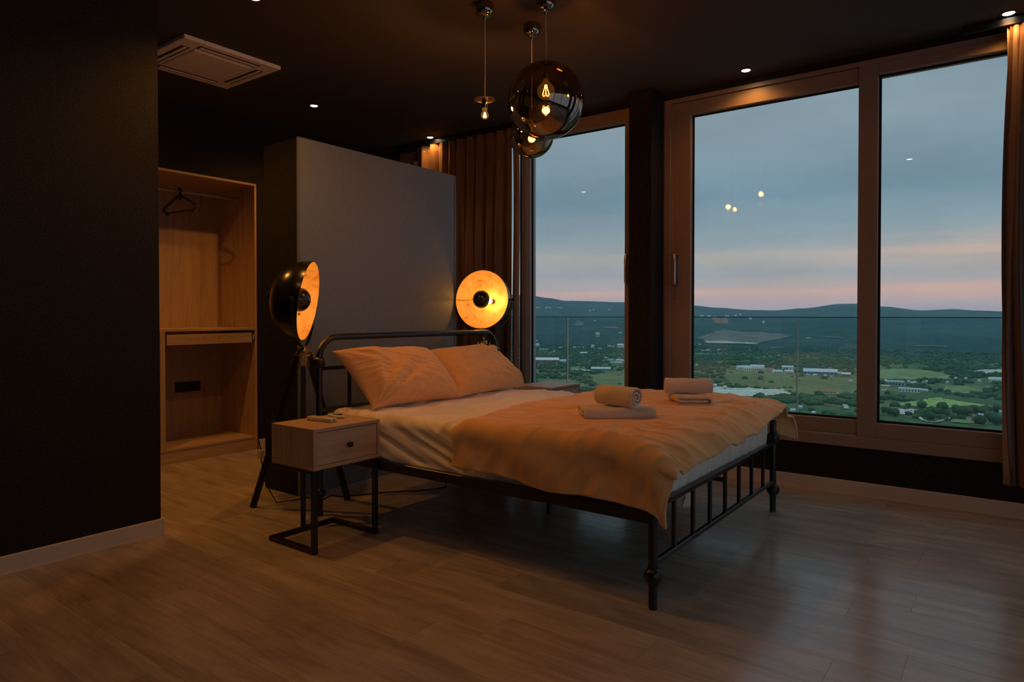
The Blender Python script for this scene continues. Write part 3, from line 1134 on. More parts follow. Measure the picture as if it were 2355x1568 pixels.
ribbon(b, spiral(0.052, 2.2, 0.0175), 0.0138, 0.262, T(-1.475, 3.650, TZ + 0.047 + 0.057) @ rotz(math.radians(-62)), 22, 0.9, 0.005, 12.0)
solo('rolled_towel', b, M['towel'], 'cream rolled towel further back, seen side-on before the window', 'towel', (-1.475, 3.650, TZ + 0.054), 'towels laid on the duvet', angle=60)


# ---------------------------------------------------------------- nightstands
def nightstand(x1, y0, label):
    """drawer faces +x"""
    x0, y1 = x1 - 0.340, y0 + 0.420
    z0, z1 = 0.402, 0.602
    t_ = thing('nightstand', label, 'nightstand', ((x0 + x1) / 2, (y0 + y1) / 2, 0), 'oak nightstands beside the bed')
    e = 0.018
    boxes('top_board', [((x0, y0, z1 - e), (x1, y1, z1))], M['oak'], t_, 0.0012)
    boxes('bottom_board', [((x0, y0, z0), (x1, y1, z0 + e))], M['oak'], t_, 0.0012)
    boxes('side_board', [((x0, y0, z0 + e), (x1, y0 + e, z1 - e))], M['oak_v'], t_, 0.0008)
    boxes('side_board', [((x0, y1 - e, z0 + e), (x1, y1, z1 - e))], M['oak_v'], t_, 0.0008)
    boxes('back_board', [((x0, y0 + e, z0 + e), (x0 + 0.008, y1 - e, z1 - e))], M['oak'], t_)
    d_ = boxes('drawer', [((x1 - 0.022, y0 + e + 0.0025, z0 + e + 0.0025), (x1 - 0.003, y1 - e - 0.0025, z1 - e - 0.0025))], M['oak'], t_, 0.001)
    yc, zc = (y0 + y1) / 2, (z0 + z1) / 2
    boxes('knob', [((x1 - 0.003, yc - 0.006, zc - 0.006), (x1 + 0.014, yc + 0.006, zc + 0.006)),
                   ((x1 + 0.014, yc - 0.0125, zc - 0.0125), (x1 + 0.024, yc + 0.0125, zc + 0.0125))], M['black_metal'], d_, 0.001)
    boxes('drawer_box', [((x0 + 0.03, y0 + e + 0.012, z0 + e + 0.01), (x1 - 0.022, y1 - e - 0.012, z1 - 0.06))], M['oak'], d_)
    q = 0.0125
    xl, xb = x1 - 0.010, x0 - 0.012
    for yl in (y0 + 0.010, y1 - 0.027):
        boxes('leg', [((xl - q, yl - q, 0), (xl + q, yl + q, z0))], M['black_metal'], t_, 0.002)
        boxes('base_bar', [((xb, yl - q, 0), (xl - q, yl + q, 0.024))], M['black_metal'], t_, 0.002)
        boxes('top_bar', [((x0 + 0.005, yl - q, z0 - 0.016), (xl - q, yl + q, z0))], M['black_metal'], t_, 0.002)
    boxes('back_base_bar', [((xb - q, y0 + 0.010 - q, 0), (xb + q, y1 - 0.027 + q, 0.024))], M['black_metal'], t_, 0.002)
    return t_


nightstand(-2.678, 2.011, 'oak nightstand with one drawer and two remotes on top')
nightstand(-2.787, 4.243, 'oak nightstand on the window side, only its top showing behind the bed')

# remotes on the near nightstand
t_ = thing('remote_control', 'long cream remote control lying on the near nightstand', 'remote', (-2.865, 2.200, 0.602))
m_ = T(-2.865, 2.203, 0.602) @ rotz(math.radians(6))
b = NB()
add_box(b, (-0.088, -0.023, 0.0), (0.088, 0.023, 0.022), 0.006, 3, m_)
body = obj('body', b, M['cream_plastic'], t_)
b = NB()
add_lathe(b, [(0, 0.0012), (0.0045, 0.001), (0.0045, -0.004)], m_ @ T(0.089, 0.0, 0.012) @ Matrix.Rotation(PI / 2, 4, 'Y'), 12)
obj('infrared_eye', b, M['black_plastic'], t_)
for kx in range(4):
    for ky in (-0.011, 0.011):
        b = NB()
        add_box(b, (-0.065 + kx * 0.030, ky - 0.006, 0.0215), (-0.051 + kx * 0.030, ky + 0.006, 0.0238), 0.0015, 1, m_)
        obj('button', b, M['frame_light'], t_)
t_ = thing('remote_control', 'short rounded remote control with a dark screen, behind the long remote', 'remote', (-2.905, 2.330, 0.602))
m_ = T(-2.905, 2.325, 0.602) @ rotz(math.radians(-4))
b = NB()
prof = [(0.066 * math.cos(a) * (1 if abs(math.cos(a)) < .9 else 1), 0.030 * math.sin(a)) for a in [k * 2 * PI / 28 for k in range(28)]]
ringz = ((0.0, 0.86), (0.006, 1.0), (0.013, 1.0), (0.0175, 0.88), (0.019, 0.7))
prev = None
for zz, sc_ in ringz:
    cur = [b.verts.new(m_ @ Vector((x * sc_, y * sc_, zz))) for x, y in prof]
    if prev:
        for k in range(28):
            b.faces.new((prev[k], prev[(k + 1) % 28], cur[(k + 1) % 28], cur[k]))
    else:
        b.faces.new(cur[::-1])
    prev = cur
b.faces.new(prev)
obj('body', b, M['cream_plastic'], t_)
b = NB()
add_prism(b, [(0.016 + 0.038 * math.cos(a), 0.021 * math.sin(a)) for a in [k * 2 * PI / 24 for k in range(24)]], 0.0185, 0.0205, m_)
obj('face_plate', b, M['black_gloss'], t_)
b = NB()
add_box(b, (-0.012, -0.011, 0.0203), (0.022, 0.011, 0.0213), 0.0008, 1, m_)
obj('screen', b, M['frame_light'], t_)


# ---------------------------------------------------------------- tripod dish lamps
def add_light(kind, name, loc, watts, col, parent, **k):
    l_ = bpy.data.lights.new(name, kind)
    l_.energy = watts
    l_.color = col
    for a, v in k.items():
        setattr(l_, a, v)
    o = bpy.data.objects.new(name, l_)
    COL.objects.link(o)
    if parent is not None:
        o.parent = parent
        o.location = Vector(loc) - ORG[parent.name]
    else:
        o.location = loc
    return o


def dish_lamp(label, base, feet, pivot, n, cap_off, bar_side, watts):
    t_ = thing('tripod_lamp', label, 'floor lamp', (base[0], base[1], 0), 'tripod dish lamps at the head of the bed')
    hub = Vector((base[0], base[1], 0.952))
    # legs
    for fx, fy in feet:
        foot = Vector((fx, fy, 0.0))
        d = Vector((fx - base[0], fy - base[1], 0)).normalized()
        top = hub + d * 0.030 + Vector((0, 0, -0.03))
        b = NB()
        ax = (foot - top)
        L_ = ax.length
        q = ax.to_track_quat('Z', 'Y').to_matrix().to_4x4()
        m2 = Matrix.Translation(top) @ q
        add_box(b, (-0.013, -0.017, 0.02), (0.013, 0.017, L_), 0.003, 1, m2)
        for v in b.verts:
            v.co.z = max(v.co.z, 0.0)
        lg = obj('leg', b, M['black_wood'], t_)
        b = NB()
        add_box(b, (-0.016, -0.020, -0.005), (0.016, -0.016, 0.075), 0.001, 1, m2)
        add_box(b, (-0.016, 0.016, -0.005), (0.016, 0.020, 0.075), 0.001, 1, m2)
        add_tube(b, [m2 @ Vector((0, -0.030, 0.012)), m2 @ Vector((0, 0.030, 0.012))], 0.005, 8)
        add_tube(b, [m2 @ Vector((0, -0.026, 0.055)), m2 @ Vector((0, 0.026, 0.055))], 0.004, 8)
        obj('brass_clamp', b, M['brass'], lg)
        b = NB()
        pk = m2 @ Vector((0, 0, L_ * 0.44))
        kk = (m2.to_3x3() @ Vector((0, 1, 0)))
        add_tube(b, [pk + kk * 0.015, pk + kk * 0.026, pk + kk * 0.034], [0.005, 0.006, 0.002], 8)
        obj('leg_screw', b, M['brass'], lg)
    b = NB()
    add_lathe(b, [(0, -0.035), (0.030, -0.035), (0.034, -0.028), (0.034, -0.004), (0.024, 0.004), (0.010, 0.008), (0.010, 0.020), (0, 0.020)], Matrix.Translation(hub), 20)
    obj('hub', b, M['brass'], t_)
    # yoke
    n = Vector(n).normalized()
    side = Vector((n.y, -n.x, 0)).normalized()
    P_ = Vector(pivot)
    Rd = 0.235
    b = NB()
    ring = []
    ky = Rd + 0.020
    NB_ = 26
    for k in range(NB_ + 1):
        a = PI + k * PI / NB_
        ring.append(P_ + side * (ky * math.cos(a)) + Vector((0, 0, 1)) * (ky * 1.06 * math.sin(a)))
    w2_ = Vector((n.x, n.y, 0)).normalized() * 0.009
    vs_ = []
    for i, p in enumerate(ring):
        inn = (P_ - p).normalized() * 0.003
        vs_.append([b.verts.new(p + w2_ + inn), b.verts.new(p - w2_ + inn), b.verts.new(p - w2_ - inn), b.verts.new(p + w2_ - inn)])
    for a, c in zip(vs_, vs_[1:]):
        for k in range(4):
            b.faces.new((a[k], a[(k + 1) % 4], c[(k + 1) % 4], c[k]))
    b.faces.new(vs_[0])
    b.faces.new(vs_[-1][::-1])
    add_tube(b, [hub + Vector((0, 0, 0.015)), P_ - Vector((0, 0, ky * 1.06))], 0.007, 10)
    obj('yoke', b, M['black_metal'], t_)
    for s in (-1, 1):
        b = NB()
        add_tube(b, [P_ + side * s * (Rd - 0.004), P_ + side * s * (ky + 0.004)], 0.006, 10)
        add_tube(b, [P_ + side * s * (ky + 0.002), P_ + side * s * (ky + 0.018), P_ + side * s * (ky + 0.022)], [0.013, 0.013, 0.008], 14)
        obj('pivot_knob', b, M['black_gloss'], t_)
    # dish: hemisphere about P, opening along n, rim 0.03 in front of the pivot
    up_ = side.cross(n).normalized()
    if up_.z < 0:
        up_ = -up_
    basis = Matrix((side, up_, n)).transposed().to_4x4()
    m3 = Matrix.Translation(P_ + n * 0.030) @ basis
    N2 = 24

    def cap_prof(R, a1, dep):
        return [(max(0.0, R * math.sin(a1 * k / N2)), -dep * math.cos(a1 * k / N2)) for k in range(N2 + 1)]
    b = NB()
    add_lathe(b, [(max(r, 0), z) for r, z in cap_prof(Rd, PI / 2, 0.215)] + [(Rd - 0.0025, 0.0006)], m3, 48)
    sh = obj('shade', b, M['black_gloss'], t_)
    b = NB()
    add_tube(b, [m3 @ Vector((0, 0, -0.213)), m3 @ Vector((0, 0, -0.232)), m3 @ Vector((0, 0, -0.238))], [0.03, 0.026, 0.010], 16)
    obj('shade_boss', b, M['black_gloss'], sh)
    b = NB()
    add_lathe(b, cap_prof(Rd - 0.004, PI / 2, 0.209), m3, 48)
    rf = obj('reflector', b, M['gold'], t_, recalc=False)
    rf['label'] = 'gold leaf inside of the dish'
    # dark anti-glare cap held by a bar
    b = NB()
    rc = 0.071
    mc = m3 @ T(0, 0, cap_off)
    add_lathe(b, [(rc * math.sin(PI / 2 * k / 14), 0.066 * math.cos(PI / 2 * k / 14)) for k in range(15)] + [(rc - 0.004, 0.0), (rc - 0.004, 0.002)]
              + [((rc - 0.004) * math.sin(PI / 2 * (14 - k) / 14), 0.062 * math.cos(PI / 2 * (14 - k) / 14)) for k in range(1, 15)], mc, 32)
    cp = obj('glare_cap', b, M['black_gloss'], t_)
    b = NB()
    add_tube(b, [mc @ Vector((bar_side * (rc - 0.01), 0, 0.004)), m3 @ Vector((bar_side * (Rd * 0.86), 0, -0.10))], 0.0035, 8)
    obj('cap_arm', b, M['brass'], cp)
    # bulb and socket
    b = NB()
    add_tube(b, [m3 @ Vector((0, 0, -0.208)), m3 @ Vector((0, 0, -0.170))], 0.016, 14)
    obj('socket', b, M['black_plastic'], t_)
    b = NB()
    c_ = m3 @ Vector((0, 0, -0.140))
    add_sphere(b, c_, 0.022, 18)
    add_tube(b, [m3 @ Vector((0, 0, -0.172)), m3 @ Vector((0, 0, -0.150))], [0.012, 0.018], 14)
    obj('bulb', b, M['bulb_white'], t_)
    add_light('POINT', 'bulb_light', c_, watts, AMBER, t_, shadow_soft_size=0.018)
    return t_


L1 = (-3.335, 2.437)
lamp1 = dish_lamp('black tripod lamp beside the near nightstand, dish seen from the side', L1,
                  ((-3.640, 2.297), (-3.318, 2.745), (-3.077, 2.241)), (L1[0], L1[1], 1.236), (0.757, 0.634, -0.150), -0.055, 1, DISH_W * 0.72)
L2 = (-3.385, 4.165)
lamp2 = dish_lamp('black tripod lamp behind the far bed post, gold dish facing the room', L2,
                  ((-3.225, 4.44), (-3.700, 4.165), (-3.225, 3.89)), (L2[0], L2[1], 1.272), (0.21, -0.972, 0.07), 0.0, 1, DISH_W * 0.55)
# dimmer box and cable on a leg of the near lamp
b = NB()
add_box(b, (-3.585, 2.292, 0.300), (-3.555, 2.322, 0.352), 0.004)
o = obj('dimmer_box', b, M['cream_plastic'], lamp1)
o['label'] = 'small cream dimmer box on the leg'
b = NB()
add_tube(b, [(-3.570, 2.307, 0.350), (-3.585, 2.300, 0.42), (-3.560, 2.33, 0.55), (-3.47, 2.37, 0.72), (-3.37, 2.42, 0.92)], 0.0035, 6)
add_tube(b, [(-3.570, 2.307, 0.302), (-3.560, 2.33, 0.15), (-3.555, 2.40, 0.02), (-3.56, 2.55, 0.005), (-3.555, 2.621, 0.005)], 0.0035, 6)
obj('lamp_cable', b, M['black_plastic'], lamp1)
pts = [(-3.554, 2.621), (-3.49, 2.619), (-3.443, 2.655), (-3.465, 2.739), (-3.39, 2.770), (-3.323, 2.883), (-3.231, 3.03), (-3.105, 3.165), (-3.037, 3.326),
       (-3.101, 3.409), (-3.168, 3.495), (-3.085, 3.48), (-3.028, 3.538), (-3.1, 3.75), (-3.3, 4.0)]
cu = []
for i in range(len(pts) - 1):
    p0, p1, p2, p3 = (Vector(pts[max(0, min(len(pts) - 1, i + k))]) for k in (-1, 0, 1, 2))
    for k in range(5):
        t = k / 5
        q = 0.5 * ((2 * p1) + (p2 - p0) * t + (2 * p0 - 5 * p1 + 4 * p2 - p3) * t * t + (3 * p1 - p0 - 3 * p2 + p3) * t ** 3)
        cu.append((q.x, q.y, 0.004))
b = NB()
add_tube(b, cu, 0.0038, 6)
solo('power_cord', b, M['black_plastic'], 'thin black cord snaking across the floor under the bed', 'cord', (-3.2, 3.0, 0.0))


# ---------------------------------------------------------------- pendants
def pendant(label, cx, cy, zg, R, zb, filament, watts, rb):
    t_ = thing('pendant_lamp', label, 'pendant lamp', (cx, cy, 2.80), 'cluster of pendant lamps over the bed')
    b = NB()
    prof = [(0.0485, 2.800), (0.050, 2.792), (0.0485, 2.775)]
    prof += [(0.0485 * math.cos(a), 2.772 - 0.042 * math.sin(a)) for a in [k * PI / 2 / 10 for k in range(1, 10)]]
    prof += [(0.007, 2.729), (0.006, 2.716), (0.003, 2.712), (0, 2.711)]
    add_lathe(b, prof, T(cx, cy, 0), 32)
    obj('ceiling_canopy', b, M['dark_chrome'], t_)
    ztop = zg + R if R else zg + 0.012
    b = NB()
    add_tube(b, [(cx, cy, 2.712), (cx + 0.002, cy, (2.712 + ztop) / 2), (cx, cy, ztop)], 0.0024, 8)
    obj('cord', b, M['cream_plastic'], t_)
    if R:
        b = NB()
        add_sphere(b, (cx, cy, zg), R, 64)
        obj('glass_globe', b, M['globe'], t_, angle=180)
        b = NB()
        add_lathe(b, [(0, ztop + 0.016), (0.008, ztop + 0.014), (0.010, ztop + 0.004), (0.040, ztop - 0.002), (0.052, ztop - 0.010), (0.050, ztop - 0.014), (0, ztop - 0.010)], T(cx, cy, 0), 28)
        obj('cap', b, M['dark_chrome'], t_)
    else:
        b = NB()
        add_lathe(b, [(0, zg + 0.014), (0.012, zg + 0.012), (0.016, zg + 0.004), (0.045, zg + 0.0015), (0.057, zg - 0.001), (0.057, zg - 0.004), (0.045, zg - 0.003), (0, zg - 0.002)], T(cx, cy, 0), 36)
        obj('disc_plate', b, M['gold_chrome'], t_)
    # socket and bulb
    b = NB()
    zs = (ztop - 0.012) if R else zg
    add_lathe(b, [(0, zs), (0.016, zs), (0.0165, zb + rb + 0.024), (0.014, zb + rb + 0.018), (0, zb + rb + 0.018)], T(cx, cy, 0), 20)
    obj('socket', b, M['dark_chrome'], t_)
    b = NB()
    prof = [(0.013, zb + rb + 0.020), (0.014, zb + rb + 0.008)]
    prof += [(rb * math.sin(a), zb + rb * math.cos(a)) for a in [0.55 + k * (PI - 0.55) / 14 for k in range(14)]] + [(0, zb - rb)]
    add_lathe(b, prof, T(cx, cy, 0), 24)
    bl_ = obj('bulb', b, M['bulb_glass'], t_)
    b = NB()
    vx, vy = 0.80, 0.597     # loops spread across the line of sight of the room
    for s in (-1, 0, 1):
        top, bot = zb + rb * 0.72, zb - rb * 0.62
        loop = [(cx + vx * s * rb * k_, cy + vy * s * rb * k_, top + (bot - top) * f) for k_, f in ((0.10, 0.0), (0.16, 0.3), (0.30, 0.62), (0.36, 0.82), (0.28, 0.97), (0.12, 0.92))]
        if s == 0:
            loop = [(cx, cy, top + (bot - top) * f) for f in (0.0, 0.5, 0.9)]
        add_tube(b, loop, 0.0012 * filament, 6)
    obj('filament', b, M['filament'], bl_)
    add_light('POINT', 'filament_light', (cx, cy, zb), watts, WARM, t_, shadow_soft_size=0.02)
    return t_


pendant('bare bulb pendant under a small mirrored disc, without a globe', -2.269, 2.806, 2.299, 0, 2.213, 1.3, PENDANT_W * 0.7, 0.021)
pendant('smaller smoked glass globe pendant hanging behind the large globe', -2.214, 3.163, 2.172, 0.126, 2.190, 1.3, PENDANT_W, 0.024)
pendant('large smoked amber glass globe pendant at the front of the cluster', -1.970, 2.943, 2.268, 0.199, 2.318, 1.5, PENDANT_W, 0.046)


# ---------------------------------------------------------------- recessed downlights
def downlight(cx, cy, label, watts):
    t_ = thing('downlight', label, 'downlight', (cx, cy, ZC), 'recessed ceiling downlights')
    b = NB()
    add_lathe(b, [(0.043, ZC), (0.043, ZC - 0.004), (0.036, ZC - 0.005), (0.029, ZC - 0.002), (0.029, ZC)], T(cx, cy, 0), 32)
    obj('trim_ring', b, M['black_metal'], t_)
    b = NB()
    add_lathe(b, [(0.0285, ZC - 0.0005), (0.024, ZC - 0.0035), (0, ZC - 0.004)], T(cx, cy, 0), 28)
    obj('lens', b, M['lens'], t_)
    add_light('SPOT', 'downlight_beam', (cx, cy, ZC - 0.012), watts, WARM, t_, spot_size=math.radians(145), spot_blend=0.7, shadow_soft_size=0.025)
    return t_


downlight(-4.441, 3.352, 'downlight above the wardrobe passage', SPOT_W * 2.6)
downlight(-4.364, 4.590, 'downlight close to the left curtain', SPOT_W * 0.6)
downlight(-1.464, 4.610, 'downlight above the sliding window', SPOT_W * 0.5)
downlight(-0.037, 4.600, 'downlight in the upper right corner above the right curtain', SPOT_W * 0.35)
downlight(-3.185, 2.035, 'downlight at the upper edge of the picture, in front of the air conditioner', SPOT_W * 2.0)
downlight(-2.720, 0.870, 'downlight near the left wall, out of the picture', SPOT_W * 0.5)
downlight(-4.640, 1.760, 'downlight in the passage behind the left wall', SPOT_W * 3.2)
downlight(-0.900, 1.350, 'downlight above the open floor, out of the picture', SPOT_W * 0.7)

# ---------------------------------------------------------------- ceiling air conditioner
ac = thing('air_conditioner', 'ivory square air conditioner cassette set in the dark ceiling', 'air conditioner', (-4.235, 2.365, 2.80))
ax0, ax1, ay0, ay1 = -4.560, -3.910, 2.040, 2.690
b = NB()
for lo, hi in (((ax0, ay0, 2.775), (ax1, ay0 + 0.125, 2.80)), ((ax0, ay1 - 0.125, 2.775), (ax1, ay1, 2.80)),
               ((ax0, ay0 + 0.125, 2.775), (ax0 + 0.125, ay1 - 0.125, 2.80)), ((ax1 - 0.125, ay0 + 0.125, 2.775), (ax1, ay1 - 0.125, 2.80))):
    add_box(b, lo, hi, 0.004)
obj('fascia', b, M['ac_plastic'], ac)
b = NB()
add_box(b, (ax0 + 0.13, ay0 + 0.13, 2.771), (ax1 - 0.13, ay1 - 0.13, 2.80), 0.006)
obj('intake_grille', b, M['ac_plastic'], ac)
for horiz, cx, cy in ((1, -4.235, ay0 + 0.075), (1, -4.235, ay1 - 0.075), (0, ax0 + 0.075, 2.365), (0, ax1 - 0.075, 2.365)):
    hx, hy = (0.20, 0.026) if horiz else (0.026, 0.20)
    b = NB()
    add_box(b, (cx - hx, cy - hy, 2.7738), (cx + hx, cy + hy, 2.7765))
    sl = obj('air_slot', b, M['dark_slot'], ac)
    b = NB()
    lx, ly = (hx - 0.008, 0.011) if horiz else (0.011, hy - 0.008)
    add_box(b, (cx - lx, cy - ly, 2.7695), (cx + lx, cy + ly, 2.7735), 0.001)
    obj('louvre', b, M['ac_plastic'], sl)

# ---------------------------------------------------------------- built-in wardrobe
wd = thing('wardrobe', 'open built-in oak wardrobe with hanging rail, shelf and shallow drawer', 'wardrobe', (-5.48, 2.64, 0))
wx0, wx1 = -5.755, -5.205
boxes('top_board', [((wx0, 1.935, 2.250), (wx1, 3.333, 2.270))], M['oak'], wd, 0.001)
boxes('side_panel', [((wx0, 3.313, 0.0), (wx1, 3.333, 2.250))], M['oak_v'], wd, 0.001)
boxes('side_panel', [((wx0, 1.935, 0.0), (wx1, 1.955, 2.250))], M['oak_v'], wd, 0.001)
boxes('back_panel', [((wx0, 1.955, 0.10), (wx0 + 0.010, 3.313, 2.250))], M['oak_v'], wd)
boxes('shelf', [((wx0 + 0.010, 1.955, 1.022), (wx1 - 0.002, 3.313, 1.042))], M['oak'], wd, 0.001)
boxes('divider', [((wx0 + 0.010, 2.515, 0.115), (wx1, 2.551, 1.022))], M['oak_v'], wd, 0.001)
boxes('bottom_board', [((wx0 + 0.010, 1.955, 0.097), (wx1, 3.313, 0.115))], M['oak'], wd, 0.001)
boxes('plinth', [((wx1 - 0.022, 1.955, 0.0), (wx1 - 0.004, 3.313, 0.097))], M['oak'], wd, 0.001)
b = NB()
m_ = T(wx1 - 0.004, 2.93, 0.958) @ Matrix.Rotation(math.radians(0.25), 4, 'X')
add_box(b, (-0.020, -0.362, -0.041), (0.0, 0.356, 0.041), 0.001, 1, m_)
dr = obj('drawer', b, M['oak'], wd)
b = NB()
add_box(b, (-0.40, -0.345, -0.030), (-0.020, 0.340, 0.020), 0.002, 1, m_)
obj('drawer_box', b, M['oak'], dr)
b = NB()
add_box(b, (-0.42, 0.360, -0.016), (0.002, 0.376, 0.022), 0.001, 1, m_)
obj('drawer_runner', b, M['steel'], dr)
for ky in (-0.06, 0.06, 0.25):
    b = NB()
    add_lathe(b, [(0.0045, 0), (0.0035, 0.002), (0, 0.0025)], m_ @ T(0.0, ky, 0.012) @ Matrix.Rotation(PI / 2, 4, 'Y'), 10)
    obj('screw', b, M['steel'], dr)
b = NB()
add_tube(b, [(-5.45, 1.955, 2.158), (-5.45, 3.313, 2.158)], 0.0125, 16)
obj('hanging_rail', b, M['steel'], wd)
b = NB()
for yy, s in ((3.313, -1), (1.955, 1)):
    add_tube(b, [(-5.45, yy, 2.158), (-5.45, yy + s * 0.008, 2.158)], 0.022, 16)
obj('rail_bracket', b, M['steel'], wd)
t_ = thing('socket_plate', 'black socket plate on the back of the wardrobe', 'socket', (wx0 + 0.010, 3.01, 0.49))
b = NB()
add_box(b, (wx0 + 0.010, 2.895, 0.487), (wx0 + 0.020, 3.118, 0.573), 0.003)
obj('plate', b, M['black_plastic'], t_)
b = NB()
for yy in (2.935, 3.006, 3.078):
    add_lathe(b, [(0.024, 0.0), (0.024, 0.003), (0.020, 0.003), (0.018, 0.0005), (0, 0.0005)], T(wx0 + 0.019, yy, 0.530) @ Matrix.Rotation(PI / 2, 4, 'Y'), 20)
obj('socket_well', b, M['black_gloss'], t_)
b = NB()
add_tube(b, [(wx0 + 0.02, 2.985, 0.500), (wx0 + 0.045, 2.985, 0.496), (wx0 + 0.05, 2.985, 0.486)], 0.013, 12)
obj('plug', b, M['black_plastic'], t_)

# coat hanger
hg = thing('coat_hanger', 'black plastic coat hanger on the wardrobe rail', 'hanger', (-5.45, 2.796, 2.17))
hm = T(-5.45, 2.796, 2.158) @ rotz(math.radians(6))
b = NB()
pts = []
for k in range(15):
    a = math.radians(200 - k * 17)
    pts.append(hm @ Vector((0.021 * math.cos(a), 0, 0.021 * math.sin(a) + 0.0)))
pts += [hm @ Vector((0.006, 0, -0.050)), hm @ Vector((0, 0, -0.075))]
add_tube(b, pts, 0.0075, 8)
obj('hook', b, M['black_plastic'], hg)
b = NB()
add_tube(b, [hm @ Vector(p) for p in ((-0.215, 0, -0.150), (-0.212, 0, -0.132), (-0.190, 0, -0.115), (-0.06, 0, -0.058), (0, 0, -0.040), (0.06, 0, -0.058), (0.190, 0, -0.115), (0.212, 0, -0.132), (0.215, 0, -0.150))],
         [0.009, 0.010, 0.010, 0.010, 0.013, 0.010, 0.010, 0.010, 0.009], 10)
obj('shoulders', b, M['black_plastic'], hg)
b = NB()
add_tube(b, [hm @ Vector((-0.215, 0, -0.150)), hm @ Vector((-0.16, 0, -0.168)), hm @ Vector((0.16, 0, -0.168)), hm @ Vector((0.215, 0, -0.150))], 0.006, 8)
for s in (-1, 1):
    add_box(b, (-0.013 + s * 0.17, -0.006, -0.188), (0.013 + s * 0.17, 0.006, -0.166), 0.002, 1, hm)
obj('trouser_bar', b, M['black_plastic'], hg)

# ================================================================ THE VALLEY OUTSIDE (metres, true distances)
GZ = -150.0
RIDGE = [(-20, 0.9), (-10, 0.7), (-2.699, 0.552), (0.529, 0.308), (2.253, 0.376), (3.529, 0.474), (5.379, 0.39), (7.872, 0.691), (9.457, 0.931), (10.786, 0.908), (13.224, 0.588),
         (15.435, 0.425), (17.385, 0.465), (19.721, 0.648), (21.875, 0.869), (24.212, 1.094), (27.201, 1.141), (32.146, 1.264), (33.617, 1.524),
         (35.202, 1.747), (39.519, 2.076), (48, 2.4), (60, 1.9), (75, 2.2)]


def ridge_el(az):
    T_ = RIDGE
    if az <= T_[0][0]:
        return T_[0][1]
    for (a, b_), (c, d) in zip(T_, T_[1:]):
        if az <= c:
            t = (az - a) / (c - a)
            t = t * t * (3 - 2 * t)
            return b_ + (d - b_) * t
    return T_[-1][1]


def ground(x, y):
    r = math.hypot(x, y)
    az = math.degrees(math.atan2(-x, y))
    zr = 1.15 + 6500 * math.tan(math.radians(ridge_el(az)))
    if r < 2600:
        return GZ
    if r < 6500:
        t = (r - 2600) / 3900
        return GZ + (zr - GZ) * t ** 1.15
    return zr - (r - 6500) * 0.12


def land(name, c1, c2, c3, s1=0.004, s2=0.02, s3=0.11):
    m, t = new_mat(name)
    pos = t.n('ShaderNodeNewGeometry').outputs['Position']
    n1 = t.n('ShaderNodeTexNoise', {'Vector': pos, 'Scale': s1, 'Detail': 5.0, 'Roughness': 0.6}).outputs[0]
    n2 = t.n('ShaderNodeTexNoise', {'Vector': pos, 'Scale': s2, 'Detail': 5.0, 'Roughness': 0.65}).outputs[0]
    n3 = t.n('ShaderNodeTexNoise', {'Vector': pos, 'Scale': s3, 'Detail': 3.0}).outputs[0]
    a = t.ramp(n1, [(0.42, (*c1, 1)), (0.58, (*c2, 1))])
    a = t.mix(t.n('ShaderNodeMapRange', {0: n2, 1: 0.50, 2: 0.64, 3: 0.0, 4: 0.85}).outputs[0], a, (*c3, 1))
    f = t.n('ShaderNodeMapRange', {0: n3, 1: 0.3, 2: 0.7, 3: 0.62, 4: 1.38}).outputs[0]
    a = t.mix(1.0, a, t.n('ShaderNodeCombineColor', {0: f, 1: f, 2: f}).outputs[0], 'MULTIPLY')
    out(t, pbsdf(t, Base_Color=a, Roughness=0.95, Specular_IOR_Level=0.1))
    return m


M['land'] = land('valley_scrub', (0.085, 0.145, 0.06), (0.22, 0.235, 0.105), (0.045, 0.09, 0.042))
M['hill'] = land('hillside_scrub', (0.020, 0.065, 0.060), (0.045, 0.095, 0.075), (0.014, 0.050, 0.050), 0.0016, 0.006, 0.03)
M['rock'] = land('quarried_rock', (0.20, 0.175, 0.16), (0.13, 0.12, 0.115), (0.27, 0.24, 0.215), 0.008, 0.02, 0.06)
M['pale'] = land('pale_rock', (0.60, 0.54, 0.46), (0.5, 0.45, 0.38), (0.7, 0.65, 0.56), 0.01, 0.05, 0.1)
M['sand'] = land('pale_gravel', (0.75, 0.70, 0.58), (0.66, 0.58, 0.46), (0.85, 0.80, 0.72), 0.01, 0.04, 0.12)
M['olive'] = land('rough_olive_grass', (0.21, 0.21, 0.08), (0.26, 0.245, 0.095), (0.14, 0.165, 0.065), 0.006, 0.03, 0.15)
M['bright'] = land('green_crop', (0.36, 0.46, 0.13), (0.41, 0.50, 0.145), (0.31, 0.40, 0.12), 0.01, 0.02, 0.1)
M['meadow'] = land('pasture_grass', (0.24, 0.32, 0.12), (0.30, 0.34, 0.14), (0.16, 0.23, 0.085), 0.008, 0.03, 0.12)
M['red'] = land('red_earth', (0.546, 0.221, 0.143), (0.468, 0.195, 0.13), (0.585, 0.286, 0.195), 0.02, 0.05, 0.2)
M['leaf'] = land('tree_foliage', (0.045, 0.10, 0.045), (0.085, 0.155, 0.06), (0.035, 0.080, 0.042), 0.02, 0.09, 0.4)
M['hwhite'] = simple('white_render', (0.92, 0.92, 0.90), 0.8)
M['hgrey'] = simple('grey_cladding', (0.36, 0.38, 0.41), 0.7)
M['hblue'] = simple('blue_grey_cladding', (0.23, 0.30, 0.40), 0.6)
M['hroof'] = simple('pale_metal_roof', (0.68, 0.74, 0.78), 0.5)
M['hred'] = simple('red_tile', (0.46, 0.15, 0.12), 0.8)
M['hcream'] = simple('cream_render', (0.72, 0.60, 0.46), 0.8)
M['hyellow'] = simple('yellow_render', (0.74, 0.64, 0.34), 0.8)
